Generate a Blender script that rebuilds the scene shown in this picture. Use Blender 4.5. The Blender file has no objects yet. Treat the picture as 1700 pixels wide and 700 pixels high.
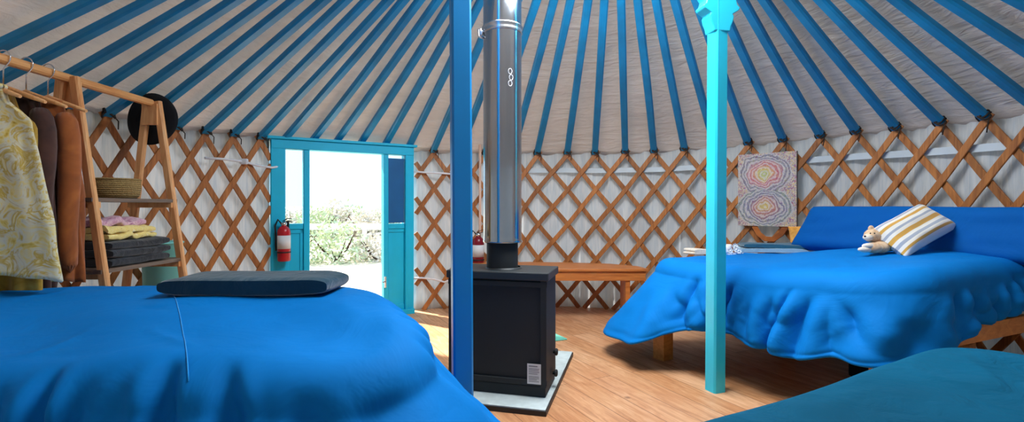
import bpy, math, random
from mathutils import Vector, Matrix, noise
random.seed(7)
S = bpy.context.scene
COL = S.collection
PI = math.pi
F, YH, CH = 820.0, 342.0, 1.10          # focal length in px (1700 wide), horizon row, camera height

# ------------------------------------------------------------------ helpers
def P(px, py, Z): return Vector(((px-850)/F*Z, Z, CH-(py-YH)/F*Z))
def lerp(a, b, t): return a+(b-a)*t
def interp(x, xs, ys):
    if x <= xs[0]: return ys[0]
    for i in range(len(xs)-1):
        if x <= xs[i+1]: return lerp(ys[i], ys[i+1], (x-xs[i])/(xs[i+1]-xs[i]))
    return ys[-1]
def sm(t): t = max(0, min(1, t)); return t*t*(3-2*t)

class MB:
    def __init__(s): s.v = []; s.f = []; s.sm = []
    def add(s, vs, fs, smooth=False):
        o = len(s.v); s.v += [Vector(v) for v in vs]
        for f in fs: s.f.append([o+i for i in f]); s.sm.append(smooth)
    def box(s, c, size, M=None):
        c = Vector(c); a, b, d = [q/2 for q in size]
        vs = [Vector((x*a, y*b, z*d)) for x in (-1, 1) for y in (-1, 1) for z in (-1, 1)]
        if M: vs = [M @ v for v in vs]
        s.add([c+v for v in vs], [(0,1,3,2), (4,6,7,5), (0,4,5,1), (2,3,7,6), (0,2,6,4), (1,5,7,3)])
    def rbox(s, c, size, r, M=None, n=3):
        # box with rounded edges (superellipse grid on each face)
        c = Vector(c); a, b, d = [q/2 for q in size]; r = min(r, a, b, d)
        N = 2*n+2; co = []
        def ax(h):
            L = [-h+r-r*math.cos(0) if False else 0]
            return L
        # build by sphere mapping
        us = []
        m = 4*n
        vs = []; fs = []
        rows = 2*n
        for i in range(rows+2):
            half = 0 if i <= n else 1
            k = i if i <= n else i-1
            phi = -PI/2+PI*k/(2*n)
            zc = -(d-r) if half == 0 else (d-r)
            for q in range(4):
                for j in range(n+1):
                    th = q*PI/2+PI/2*j/n
                    sx = 1 if q in (0, 3) else -1; sy = 1 if q in (0, 1) else -1
                    vs.append(Vector((sx*(a-r)+r*math.cos(phi)*math.cos(th), sy*(b-r)+r*math.cos(phi)*math.sin(th), zc+r*math.sin(phi))))
        W = 4*(n+1)
        for i in range(rows+1):
            for j in range(W):
                j2 = (j+1) % W
                fs.append((i*W+j, i*W+j2, (i+1)*W+j2, (i+1)*W+j))
        fs.append(tuple(reversed(range(W)))); fs.append(tuple((rows+1)*W+j for j in range(W)))
        if M: vs = [M @ v for v in vs]
        s.add([c+v for v in vs], fs, True)
    def tube(s, pts, r, n=10, caps=True, smooth=True):
        pts = [Vector(p) for p in pts]
        rs = r if isinstance(r, (list, tuple)) else [r]*len(pts)
        up = None; vs = []
        for i, p in enumerate(pts):
            t = (pts[min(i+1, len(pts)-1)]-pts[max(i-1, 0)])
            if t.length < 1e-9: t = Vector((0, 0, 1))
            t.normalize()
            if up is None: up = Vector((0, 0, 1)) if abs(t.z) < .9 else Vector((1, 0, 0))
            x = up.cross(t)
            if x.length < 1e-6: x = Vector((1, 0, 0)).cross(t)
            x.normalize(); y = t.cross(x); up = y
            for k in range(n):
                a = 2*PI*k/n; vs.append(p+rs[i]*(math.cos(a)*x+math.sin(a)*y))
        fs = [(i*n+k, i*n+(k+1) % n, (i+1)*n+(k+1) % n, (i+1)*n+k) for i in range(len(pts)-1) for k in range(n)]
        s.add(vs, fs, smooth)
        if caps:
            o = len(s.v)-len(vs)
            s.f.append([o+k for k in reversed(range(n))]); s.sm.append(False)
            s.f.append([o+(len(pts)-1)*n+k for k in range(n)]); s.sm.append(False)
    def lathe(s, c, prof, n=32, axis=None, smooth=True, M=None):
        c = Vector(c); vs = []
        for (r, z) in prof:
            for k in range(n):
                a = 2*PI*k/n; v = Vector((r*math.cos(a), r*math.sin(a), z)); vs.append(c+(M @ v if M else v))
        fs = [(i*n+k, i*n+(k+1) % n, (i+1)*n+(k+1) % n, (i+1)*n+k) for i in range(len(prof)-1) for k in range(n)]
        s.add(vs, fs, smooth)
    def bar(s, pts, nors, w, h):
        """flat bar along pts; nors = outward direction of the thin side, w wide, h thick, small chamfers"""
        vs = []; pts = [Vector(p) for p in pts]
        c = min(w, h)*.22
        sec = [(-w/2+c, -h/2), (w/2-c, -h/2), (w/2, -h/2+c), (w/2, h/2-c), (w/2-c, h/2), (-w/2+c, h/2), (-w/2, h/2-c), (-w/2, -h/2+c)]
        for i, p in enumerate(pts):
            t = (pts[min(i+1, len(pts)-1)]-pts[max(i-1, 0)]).normalized()
            nn = nors[i] if isinstance(nors, list) else nors
            side = t.cross(nn).normalized(); nn = side.cross(t).normalized()
            for (a, b) in sec: vs.append(p+side*a+nn*b)
        n = 8
        fs = [(i*n+k, i*n+(k+1) % n, (i+1)*n+(k+1) % n, (i+1)*n+k) for i in range(len(pts)-1) for k in range(n)]
        fs.append(tuple(reversed(range(n)))); fs.append(tuple((len(pts)-1)*n+k for k in range(n)))
        s.add(vs, fs)
    def grid(s, fn, nu, nv, closeu=False, smooth=True):
        vs = []; U = nu if closeu else nu+1
        for j in range(nv+1):
            for i in range(U): vs.append(fn(i/nu, j/nv))
        fs = []
        for j in range(nv):
            for i in range(nu):
                i2 = (i+1) % U
                fs.append((j*U+i, j*U+i2, (j+1)*U+i2, (j+1)*U+i))
        s.add(vs, fs, smooth)
    def build(s, name, mat, root=None, tagv=None, kind=None, origin=None, label=None, mods=()):
        me = bpy.data.meshes.new(name)
        M = Matrix.Identity(4)
        rt = root
        if rt is not None:
            if rt.get('_o') is None and rt.parent is not None: M = rt.parent.matrix_basis.inverted()
            else: M = rt.matrix_basis.inverted()
        vs = s.v
        if origin is not None and root is None: M = Matrix.Translation(-Vector(origin))
        me.from_pydata([tuple(M @ v) for v in vs], [], s.f); me.update()
        me.polygons.foreach_set('use_smooth', s.sm)
        o = bpy.data.objects.new(name, me); COL.objects.link(o)
        if origin is not None and root is None: o.location = origin
        if root is not None: o.parent = root
        if mat: me.materials.append(mat)
        if tagv: tag(o, *tagv)
        if kind: o['kind'] = kind
        if label: o['label'] = label
        for m in mods: m(o)
        return o

def tag(o, label, cat, group=None, kind=None):
    o['label'] = label; o['category'] = cat
    if group: o['group'] = group
    if kind: o['kind'] = kind
def thing(name, loc, label, cat, group=None, rz=0):
    o = bpy.data.objects.new(name, None); COL.objects.link(o)
    o.empty_display_size = .1
    o.matrix_basis = Matrix.Translation(Vector(loc)) @ Matrix.Rotation(rz, 4, 'Z')
    tag(o, label, cat, group); return o
def subsurf(n=1):
    def f(o): m = o.modifiers.new('s', 'SUBSURF'); m.levels = n; m.render_levels = n
    return f
def solid(t, off=0):
    def f(o): m = o.modifiers.new('t', 'SOLIDIFY'); m.thickness = t; m.offset = off
    return f
def bevel(w, seg=2):
    def f(o):
        m = o.modifiers.new('b', 'BEVEL'); m.width = w; m.segments = seg; m.limit_method = 'ANGLE'
    return f

# ------------------------------------------------------------------ materials
def srgb(r, g, b):
    def c(x): x /= 255; return x/12.92 if x <= .04045 else ((x+.055)/1.055)**2.4
    return (c(r), c(g), c(b), 1)
class NM:
    def __init__(s, name):
        s.m = bpy.data.materials.new(name); s.m.use_nodes = True; s.t = s.m.node_tree; s.n = s.t.nodes; s.l = s.t.links
        s.b = s.n['Principled BSDF']; s.out = s.n['Material Output']
    def N(s, ty, **k):
        n = s.n.new(ty)
        for a, b in k.items():
            if a in n.inputs: n.inputs[a].default_value = b
            else: setattr(n, a, b)
        return n
    def L(s, a, b): s.l.new(a, b)
    def coord(s, kind='Object', scale=(1, 1, 1), rot=(0, 0, 0)):
        c = s.N('ShaderNodeTexCoord'); m = s.N('ShaderNodeMapping'); m.inputs['Scale'].default_value = scale; m.inputs['Rotation'].default_value = rot
        s.L(c.outputs[kind], m.inputs['Vector']); return m.outputs['Vector']
    def ramp(s, src, stops, interp='LINEAR'):
        r = s.N('ShaderNodeValToRGB'); r.color_ramp.interpolation = interp
        e = r.color_ramp.elements
        while len(e) < len(stops): e.new(.5)
        for el, (p, c) in zip(e, stops): el.position = p; el.color = c
        s.L(src, r.inputs['Fac']); return r.outputs['Color']
    def noise(s, vec, scale, detail=3, rough=.5, dist=0):
        n = s.N('ShaderNodeTexNoise'); n.inputs['Scale'].default_value = scale; n.inputs['Detail'].default_value = detail
        n.inputs['Roughness'].default_value = rough; n.inputs['Distortion'].default_value = dist
        s.L(vec, n.inputs['Vector']); return n.outputs['Fac']
    def bump(s, h, st=.2, d=.01, prev=None):
        b = s.N('ShaderNodeBump'); b.inputs['Strength'].default_value = st; b.inputs['Distance'].default_value = d
        s.L(h, b.inputs['Height'])
        if prev: s.L(prev, b.inputs['Normal'])
        s.L(b.outputs['Normal'], s.b.inputs['Normal']); return b.outputs['Normal']
    def mix(s, f, a, b, mode='MIX'):
        m = s.N('ShaderNodeMix'); m.data_type = 'RGBA'; m.blend_type = mode
        for q, v in ((0, f), (6, a), (7, b)):
            if hasattr(v, 'is_output'): s.L(v, m.inputs[q])
            else: m.inputs[q].default_value = v
        return m.outputs[2]
    def math(s, op, a, b=0, c=0):
        m = s.N('ShaderNodeMath'); m.operation = op
        for q, v in ((0, a), (1, b), (2, c)):
            if hasattr(v, 'is_output'): s.L(v, m.inputs[q])
            else: m.inputs[q].default_value = v
        return m.outputs[0]
    def set(s, **k):
        for a, b in k.items():
            a = a.replace('_', ' ')
            if hasattr(b, 'is_output'): s.L(b, s.b.inputs[a])
            else: s.b.inputs[a].default_value = b
        return s.m
def simple(name, c, rough=.5, metal=0, var=.12, scale=8, bump=.1, **k):
    m = NM(name); v = m.coord()
    n = m.noise(v, scale, 4)
    dark = tuple(x*(1-var) for x in c[:3])+(1,); lite = tuple(min(1, x*(1+var)) for x in c[:3])+(1,)
    m.set(Base_Color=m.ramp(n, [(.3, dark), (.7, lite)]), Roughness=rough, Metallic=metal, **k)
    if bump: m.bump(m.noise(v, scale*12, 3), bump, .003)
    return m.m
def wood(name, c1, c2, rough=.45, axis=2, scale=6, rnd=True):
    m = NM(name); sc = [14, 14, 14]; sc[axis] = 1.2
    v = m.coord('Object', tuple(q*scale/6 for q in sc))
    if rnd:
        oi = m.N('ShaderNodeObjectInfo'); ad = m.N('ShaderNodeVectorMath'); ad.operation = 'ADD'
        sc2 = m.N('ShaderNodeVectorMath'); sc2.operation = 'SCALE'; sc2.inputs[3].default_value = 30
        cb = m.N('ShaderNodeCombineXYZ'); m.L(oi.outputs['Random'], cb.inputs[0]); m.L(oi.outputs['Random'], cb.inputs[1])
        m.L(cb.outputs[0], sc2.inputs[0]); m.L(v, ad.inputs[0]); m.L(sc2.outputs[0], ad.inputs[1]); v = ad.outputs[0]
    n = m.noise(v, 2.2, 5, .6, 1.2)
    col = m.ramp(n, [(.3, c1), (.7, c2)])
    if rnd:
        oi2 = m.N('ShaderNodeObjectInfo')
        hs = m.N('ShaderNodeHueSaturation'); m.L(col, hs.inputs['Color'])
        m.L(m.math('MULTIPLY_ADD', oi2.outputs['Random'], .35, .82), hs.inputs['Value']); col = hs.outputs[0]
    m.set(Base_Color=col, Roughness=rough); m.bump(n, .15, .004)
    return m.m
def fabric(name, c, var=.1, rough=.85, wr=.35, wscale=5, fine=260, sheen=.2, trans=0):
    m = NM(name); v = m.coord()
    n = m.noise(v, 2.0, 3)
    dark = tuple(x*(1-var) for x in c[:3])+(1,); lite = tuple(min(1, x*(1+var)) for x in c[:3])+(1,)
    m.set(Base_Color=m.ramp(n, [(.3, dark), (.7, lite)]), Roughness=rough, Sheen_Weight=sheen)
    m.b.inputs['Specular IOR Level'].default_value = .12
    p = m.bump(m.noise(v, wscale, 4, .55, 1.0), wr, .03)
    if fine: m.bump(m.noise(v, fine, 2), .12, .002, p)
    return m.m

def canvas_mat(name, c, trans, bands):
    m = NM(name); v = m.coord()
    n = m.noise(v, 1.3, 4)
    col = m.ramp(n, [(.25, tuple(x*.86 for x in c[:3])+(1,)), (.75, c)])
    st = m.noise(m.coord('Object', (1.2, 1.2, 9)), 3, 4, .6, .8)
    col = m.mix(.10, col, m.ramp(st, [(.4, (.45, .42, .38, 1)), (.6, (1, 1, 1, 1))]), 'MULTIPLY')
    m.set(Base_Color=col, Roughness=.9)
    m.b.inputs['Specular IOR Level'].default_value = .1
    m.bump(st, bands, .03)
    tr = m.N('ShaderNodeBsdfTranslucent'); m.L(col, tr.inputs['Color'])
    mx = m.N('ShaderNodeMixShader'); mx.inputs[0].default_value = trans
    m.L(m.b.outputs[0], mx.inputs[1]); m.L(tr.outputs[0], mx.inputs[2]); m.L(mx.outputs[0], m.out.inputs['Surface'])
    return m.m
M = {}
M['roof'] = canvas_mat('roof_canvas', srgb(218, 211, 205), .25, 1.0)
# wall liner with vertical pleats
def liner():
    m = NM('wall_liner'); 
    v = m.coord('UV')
    w = m.N('ShaderNodeTexWave'); w.bands_direction = 'X'; w.inputs['Scale'].default_value = .95; w.inputs['Distortion'].default_value = 2.5; w.inputs['Detail'].default_value = 2
    m.L(v, w.inputs['Vector'])
    n = m.noise(m.coord('UV', (5, 1.2, 1)), 3, 4, .6, .6)
    col = m.ramp(n, [(.3, srgb(188, 194, 200)), (.7, srgb(214, 213, 212))])
    m.set(Base_Color=col, Roughness=.85); m.b.inputs['Specular IOR Level'].default_value = .15
    p = m.bump(w.outputs['Fac'], .35, .03); m.bump(n, .35, .02, p)
    tr = m.N('ShaderNodeBsdfTranslucent'); m.L(col, tr.inputs['Color'])
    mx = m.N('ShaderNodeMixShader'); mx.inputs[0].default_value = .30
    m.L(m.b.outputs[0], mx.inputs[1]); m.L(tr.outputs[0], mx.inputs[2]); m.L(mx.outputs[0], m.out.inputs['Surface'])
    return m.m
M['liner'] = liner()
def floor_mat():
    m = NM('plank_floor')
    v = m.coord('Object', (1, 1, 1), (0, 0, math.radians(64)))
    br = m.N('ShaderNodeTexBrick'); br.offset = .37; br.squash = 1
    br.inputs['Scale'].default_value = 1; br.inputs['Mortar Size'].default_value = .0022; br.inputs['Brick Width'].default_value = 2.6; br.inputs['Row Height'].default_value = .165
    br.inputs['Color1'].default_value = (0, 0, 0, 1); br.inputs['Color2'].default_value = (1, 1, 1, 1); br.inputs['Mortar'].default_value = (.5, .5, .5, 1)
    br.inputs['Mortar Smooth'].default_value = .2
    m.L(v, br.inputs['Vector'])
    rnd = br.outputs['Color']
    ad = m.N('ShaderNodeVectorMath'); ad.operation = 'ADD'; m.L(v, ad.inputs[0])
    sc = m.N('ShaderNodeVectorMath'); sc.operation = 'SCALE'; sc.inputs[3].default_value = 7; m.L(rnd, sc.inputs[0]); m.L(sc.outputs[0], ad.inputs[1])
    mp = m.N('ShaderNodeMapping'); mp.inputs['Scale'].default_value = (1.3, 11, 1); m.L(ad.outputs[0], mp.inputs['Vector'])
    g = m.noise(mp.outputs[0], 2.2, 6, .65, 1.4)
    col = m.ramp(g, [(.28, srgb(158, 104, 64)), (.5, srgb(208, 154, 108)), (.72, srgb(236, 192, 150))])
    col = m.mix(.35, col, m.ramp(rnd, [(0, srgb(172, 112, 66)), (1, srgb(228, 186, 150))]))
    vo = m.N('ShaderNodeTexVoronoi'); vo.inputs['Scale'].default_value = 3.2; m.L(v, vo.inputs['Vector'])
    kn = m.ramp(vo.outputs['Distance'], [(.03, srgb(88, 50, 28)), (.09, (1, 1, 1, 1))])
    col = m.mix(.8, col, kn, 'MULTIPLY')
    bl_ = m.noise(m.coord('Object', (1, 1, 1)), 1.6, 4, .6, .5)
    col = m.mix(.5, col, m.ramp(bl_, [(.35, srgb(214, 170, 130)), (.65, (1, 1, 1, 1))]), 'MULTIPLY')
    col = m.mix(br.outputs['Fac'], col, srgb(120, 76, 48))
    m.set(Base_Color=col, Roughness=m.ramp(g, [(.3, (.55,)*3+(1,)), (.7, (.34,)*3+(1,))]))
    m.bump(m.math('SUBTRACT', g, m.math('MULTIPLY', br.outputs['Fac'], 2)), .25, .004)
    return m.m
M['floor'] = floor_mat()
M['ribs'] = simple('blue_rib_paint', srgb(0, 134, 188), .45, var=.2, scale=5, bump=.12)
M['post'] = simple('sky_blue_post_paint', srgb(0, 136, 206), .4, var=.05, scale=3, bump=.05)
M['post2'] = simple('light_turquoise_post_paint', srgb(40, 206, 236), .3, var=.05, scale=3, bump=.05)
M['door'] = simple('turquoise_door_paint', srgb(0, 186, 224), .5, var=.06, scale=3, bump=.06)
M['doordark'] = simple('blue_blind', srgb(0, 92, 150), .6, var=.1, scale=5)
M['slat'] = wood('lattice_wood', srgb(128, 72, 30), srgb(190, 120, 58), .5, 2)
M['pine'] = wood('rack_pine', srgb(214, 140, 80), srgb(244, 190, 130), .5, 2, rnd=False)
M['pineh'] = wood('rail_pine', srgb(206, 134, 74), srgb(240, 180, 114), .5, 1, rnd=False)
M['bench'] = wood('bench_wood', srgb(176, 96, 40), srgb(216, 134, 66), .4, 0, rnd=False)
M['bedwood'] = wood('bed_frame_wood', srgb(186, 118, 48), srgb(222, 154, 78), .45, 0, rnd=False)
M['shelfw'] = wood('shelf_board_grey_wood', srgb(86, 70, 62), srgb(128, 108, 92), .5, 1, rnd=False)
M['duvet'] = fabric('blue_duvet_cotton', (.0, .182, .56, 1), .06, .75, .30, 4, 0, 0)
M['pillow'] = fabric('blue_pillow_cotton', (.0, .10, .38, 1), .06, .75, .3, 4, 0, 0)
M['teal'] = fabric('teal_woven_blanket', (.0, .085, .165, 1), .18, .9, .6, 6, 60, 0)
def weave(m0):
    return m0
M['navy'] = fabric('navy_teal_fleece', (.004, .045, .075, 1), .2, .95, .4, 9, 160, .4)
M['charcoal'] = fabric('charcoal_wool', (.022, .026, .033, 1), .3, .95, .4, 9, 160, .4)
M['mattress'] = fabric('mattress_ticking', (.5, .5, .48, 1), .05)
M['towel1'] = fabric('pale_blue_towel', srgb(150, 184, 200), .1, .95, .4, 12, 200, .4)
M['towel2'] = fabric('teal_towel', srgb(40, 96, 118), .15, .95, .4, 12, 200, .4)
M['rope'] = simple('dark_rope', srgb(44, 34, 28), .9, var=.4, scale=60, bump=.5)
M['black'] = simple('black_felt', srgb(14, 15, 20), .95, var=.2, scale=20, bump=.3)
def stove_mat(name, c, r):
    m = NM(name); v = m.coord(); n = m.noise(v, 160, 3)
    m.set(Base_Color=c, Roughness=r, Metallic=.15); m.bump(n, .15, .001); return m.m
M['iron'] = stove_mat('black_stove_enamel', srgb(34, 38, 40), .68)
M['irontop'] = stove_mat('stove_lid_black', srgb(46, 50, 52), .45)
def steel():
    m = NM('flue_stainless_steel'); v = m.coord('Object', (1, 1, .05)); n = m.noise(v, 22, 3)
    w = m.noise(m.coord('Object', (1, 1, 1)), 4, 2)
    m.set(Base_Color=(.50, .53, .56, 1), Metallic=1, Roughness=m.ramp(n, [(.3, (.1,)*3+(1,)), (.7, (.2,)*3+(1,))])); m.bump(w, .18, .02); return m.m
M['steel'] = steel()
M['chrome'] = simple('worn_silver_metal', (.7, .7, .72, 1), .25, 1, .1, 20, .05)
M['slab'] = simple('pale_hearth_stone', srgb(190, 200, 198), .5, var=.15, scale=14, bump=.25)
M['slabedge'] = simple('black_hearth_edge', srgb(30, 28, 28), .5)
M['white'] = simple('white_rope', srgb(225, 225, 228), .7, var=.05, scale=20)
M['paper'] = simple('white_paper', srgb(212, 214, 214), .7, var=.04)
M['greyink'] = simple('grey_print', srgb(120, 122, 126), .7)
M['red'] = simple('fire_red_paint', srgb(176, 18, 32), .3, var=.08, bump=.02)
M['darkred'] = simple('deep_red_paint', srgb(120, 12, 30), .3, var=.08, bump=.02)
M['blackpl'] = simple('black_rubber', srgb(20, 20, 22), .6)
M['mint'] = simple('mint_plastic', srgb(120, 208, 204), .4, var=.04, bump=.03)
M['matgreen'] = fabric('sea_green_mat', srgb(96, 176, 156), .15, .95, .3, 20, 200, .2)
M['basket'] = None
def basket():
    m = NM('seagrass_weave'); v = m.coord('Object', (1, 1, 1))
    w = m.N('ShaderNodeTexWave'); w.bands_direction = 'Z'; w.inputs['Scale'].default_value = 26; w.inputs['Distortion'].default_value = 3; w.inputs['Detail'].default_value = 2; w.inputs['Detail Scale'].default_value = 6
    m.L(v, w.inputs['Vector'])
    n = m.noise(v, 60, 3)
    col = m.mix(n, m.ramp(w.outputs['Fac'], [(.2, srgb(110, 84, 44)), (.7, srgb(196, 166, 104))]), srgb(150, 122, 70))
    m.set(Base_Color=col, Roughness=.85); m.bump(w.outputs['Fac'], .8, .006); return m.m
M['basket'] = basket()
def patterned(name, cols, scale, rough=.9, wr=.4):
    m = NM(name); v = m.coord(); n = m.noise(v, scale, 3, .6, 1.5)
    st = [(.25+.5*i/(len(cols)-1), c) for i, c in enumerate(cols)]
    m.set(Base_Color=m.ramp(n, st), Roughness=rough, Sheen_Weight=.2); m.bump(m.noise(v, 8, 3), wr, .02); return m.m
M['tiedye'] = patterned('yellow_white_print_cotton', [srgb(190, 146, 36), srgb(222, 190, 84), srgb(234, 214, 140), srgb(222, 218, 196), srgb(206, 172, 66), srgb(236, 222, 168), srgb(226, 226, 220)], 11)
M['gold'] = patterned('olive_gold_cotton', [srgb(120, 88, 20), srgb(178, 138, 40), srgb(196, 164, 74)], 7)
M['rust'] = patterned('rust_brown_suede', [srgb(116, 60, 22), srgb(158, 84, 32), srgb(192, 112, 48)], 4)
M['maroon'] = patterned('dark_brown_wool', [srgb(38, 22, 18), srgb(66, 36, 28), srgb(84, 50, 38)], 5)
M['yelfab'] = patterned('yellow_cream_print', [srgb(206, 156, 50), srgb(244, 226, 150), srgb(240, 214, 120), srgb(248, 240, 208)], 24)
M['pinkfab'] = patterned('pink_lilac_print', [srgb(150, 60, 90), srgb(206, 150, 178), srgb(232, 196, 204), srgb(176, 106, 140)], 30)
M['plush'] = patterned('sandy_plush', [srgb(196, 150, 110), srgb(228, 192, 152), srgb(238, 214, 184)], 20)
M['plushwhite'] = patterned('cream_plush', [srgb(226, 208, 184), srgb(246, 236, 220)], 20)
M['orange'] = patterned('amber_knit', [srgb(206, 130, 40), srgb(238, 168, 72), srgb(246, 192, 110)], 16)
M['petal'] = simple('white_petal', srgb(244, 244, 240), .7, var=.03)
M['ceramic'] = simple('white_ceramic', srgb(236, 238, 240), .2, var=.02, bump=0)
M['leaf'] = patterned('haze_paled_green_leaf', [srgb(150, 166, 130), srgb(184, 198, 162), srgb(214, 216, 190)], 3)  # outdoor haze and glare are put into these pale leaf colours
M['leaf2'] = patterned('haze_paled_leaf', [srgb(186, 182, 166), srgb(204, 198, 184), srgb(220, 208, 204)], 3)  # greyer leaves, lightened in colour to imitate haze
M['ground'] = simple('overexposed_pale_ground', srgb(214, 204, 176), .95, var=.12, scale=1.5, bump=.3)  # overexposed look of the grass is put into this pale colour
M['fencep'] = simple('white_fence_paint', srgb(236, 236, 232), .6)
def glassm():
    m = NM('window_glass'); g = m.N('ShaderNodeBsdfGlossy'); g.inputs['Roughness'].default_value = .02
    t = m.N('ShaderNodeBsdfTransparent'); t.inputs['Color'].default_value = (.93, .97, .97, 1)
    fr = m.N('ShaderNodeFresnel'); fr.inputs['IOR'].default_value = 1.45
    mx = m.N('ShaderNodeMixShader'); m.L(fr.outputs[0], mx.inputs[0]); m.L(t.outputs[0], mx.inputs[1]); m.L(g.outputs[0], mx.inputs[2])
    m.L(mx.outputs[0], m.out.inputs['Surface']); return m.m
M['glass'] = glassm()
def domem():
    m = NM('crown_diffuser_film'); t = m.N('ShaderNodeBsdfTranslucent'); t.inputs['Color'].default_value = (.97, .98, 1, 1)
    m.L(t.outputs[0], m.out.inputs['Surface']); return m.m
M['dome'] = domem()
def stripes():
    m = NM('striped_cushion_cotton'); tc = m.N('ShaderNodeTexCoord'); sx = m.N('ShaderNodeSeparateXYZ'); m.L(tc.outputs['UV'], sx.inputs[0])
    W, Y, G = srgb(240, 236, 226), srgb(222, 168, 74), srgb(168, 176, 190)
    st = [(0, W), (.07, G), (.13, W), (.20, Y), (.27, W), (.36, G), (.42, W), (.50, Y), (.60, W), (.68, G), (.76, W), (.84, Y), (.9, W)]
    m.set(Base_Color=m.ramp(sx.outputs[0], st, 'CONSTANT'), Roughness=.85, Sheen_Weight=.2)
    m.bump(m.noise(m.coord(), 8, 3), .3, .01); return m.m
M['stripes'] = stripes()
def painting():
    m = NM('swirl_painting_pigment')
    tc = m.N('ShaderNodeTexCoord'); uv = tc.outputs['UV']
    nz = m.N('ShaderNodeTexNoise'); nz.inputs['Scale'].default_value = 6; nz.inputs['Detail'].default_value = 3; m.L(uv, nz.inputs['Vector'])
    mp = m.N('ShaderNodeVectorMath'); mp.operation = 'MULTIPLY_ADD'; m.L(nz.outputs['Color'], mp.inputs[0]); mp.inputs[1].default_value = (.16, .16, 0); m.L(uv, mp.inputs[2])
    w = mp.outputs[0]
    def dist(cx, cy, ax):
        a = m.N('ShaderNodeVectorMath'); a.operation = 'SUBTRACT'; m.L(w, a.inputs[0]); a.inputs[1].default_value = (cx+.08, cy+.08, 0)
        b = m.N('ShaderNodeVectorMath'); b.operation = 'MULTIPLY'; m.L(a.outputs[0], b.inputs[0]); b.inputs[1].default_value = (ax, 1.3, 0)
        c = m.N('ShaderNodeVectorMath'); c.operation = 'LENGTH'; m.L(b.outputs[0], c.inputs[0]); return c.outputs['Value']
    d1, d2 = dist(.47, .72, .78), dist(.47, .26, .74)
    def ring(d, core):
        base = m.ramp(d, core)
        rg = m.math('SINE', m.math('MULTIPLY', d, 130))
        return m.mix(m.math('MULTIPLY', m.math('GREATER_THAN', rg, .1), .62), base, srgb(226, 222, 220))
    c1 = ring(d1, [(.05, srgb(170, 190, 80)), (.10, srgb(224, 190, 70)), (.15, srgb(200, 60, 80)), (.21, srgb(196, 84, 96)), (.26, srgb(110, 118, 140)), (.34, srgb(70, 80, 110)), (.45, srgb(140, 120, 130))])
    c2 = ring(d2, [(.05, srgb(214, 186, 60)), (.10, srgb(190, 100, 60)), (.16, srgb(150, 60, 80)), (.20, srgb(40, 56, 120)), (.26, srgb(96, 120, 150)), (.33, srgb(60, 110, 110)), (.45, srgb(130, 120, 150))])
    near = m.math('LESS_THAN', d1, d2)
    c = m.mix(near, c2, c1)
    n2 = m.noise(uv, 30, 4, .6, 2)
    bg = m.ramp(n2, [(.3, srgb(150, 40, 80)), (.40, srgb(196, 120, 140)), (.46, srgb(70, 100, 120)), (.52, srgb(216, 206, 200)), (.60, srgb(214, 170, 70)), (.68, srgb(120, 150, 90)), (.76, srgb(196, 90, 90))])
    far = m.math('GREATER_THAN', m.math('MINIMUM', d1, d2), .36)
    c = m.mix(far, c, bg)
    c = m.mix(.42, c, bg)
    m.set(Base_Color=c, Roughness=.45); m.bump(n2, .4, .003); return m.m
M['painting'] = painting()

# ------------------------------------------------------------------ yurt plan
C0 = Vector((.1, 2.6))
KN = [-180, -110, -75, -52, -24, 0, 30, 60, 85, 120, 180]
KR = [3.1, 3.05, 2.93, 2.93, 2.79, 2.80, 2.80, 2.87, 2.93, 3.05, 3.1]
def Rad(t):
    s = 0
    for k in range(21):
        d = math.degrees(t-.25+.5*k/20); d = (d+180) % 360-180
        s += interp(d, KN, KR)
    return s/21
TH = [-93.05,-88.46,-83.88,-79.47,-75.23,-70.87,-66.06,-61.65,-57.24,-52.77,-48.70,-43.89,-39.53,-34.78,-29.97,-24.92,-19.42,-13.75,-7.96,-1.78,3.61,10.31,16.39,22.86,28.88,34.95,40.91,46.93,52.83,58.84,64.11,69.50,75.06,80.04,85.43,90.93,96.89]
ZH = [1.73,1.745,1.745,1.74,1.73,1.715,1.71,1.71,1.715,1.715,1.715,1.715,1.715,1.715,1.71,1.705,1.695,1.69,1.69,1.69,1.69,1.69,1.68,1.68,1.675,1.68,1.685,1.69,1.69,1.69,1.69,1.68,1.675,1.67,1.665,1.66,1.66]
PH = [-115,-107,-101.5,-97,-91.8,-87.5,-81,-76,-69.5,-63,-58.75,-54,-48,-43.5,-38.5,-33.75,-26.8,-18.75,-10,-3,4,11.2,17.25,23.5,29.5,35.75,42.1,48.5,55.5,61.5,66,71.5,77,83,90,95,99]
NV = len(TH)
NREST = 28
for k in range(1, NREST):
    TH.append(lerp(96.89, 266.95, k/NREST)); ZH.append(lerp(1.66, 1.73, k/NREST)); PH.append(lerp(99, 245, k/NREST))
NT = len(TH)     # total ribs round the yurt
def cyc(tab, s, wrap):
    n = math.floor(s); f = s-n
    a = tab[n % NT]+(wrap if True else 0)*(n//NT); b = tab[(n+1) % NT]+wrap*((n+1)//NT)
    return lerp(a, b, f)
def th(s): return math.radians(cyc(TH, s, 360))
def zh(s): return cyc(ZH, s, 0)
def ph(s): return math.radians(cyc(PH, s, 360))
CC = Vector((.44, 2.72)); RR = .78; ZR = 2.95
def wallp(s, z, off=0):
    t = th(s); r = Rad(t)+off
    return Vector((C0.x+r*math.sin(t), C0.y+r*math.cos(t), z))
def outn(s):
    t = th(s); return Vector((math.sin(t), math.cos(t), 0))
def ringp(s, off=0, z=ZR):
    a = ph(s); return Vector((CC.x+(RR+off)*math.sin(a), CC.y+(RR+off)*math.cos(a), z))
SL, SR = 9.52, 15.22                     # door opening along the wall

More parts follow.
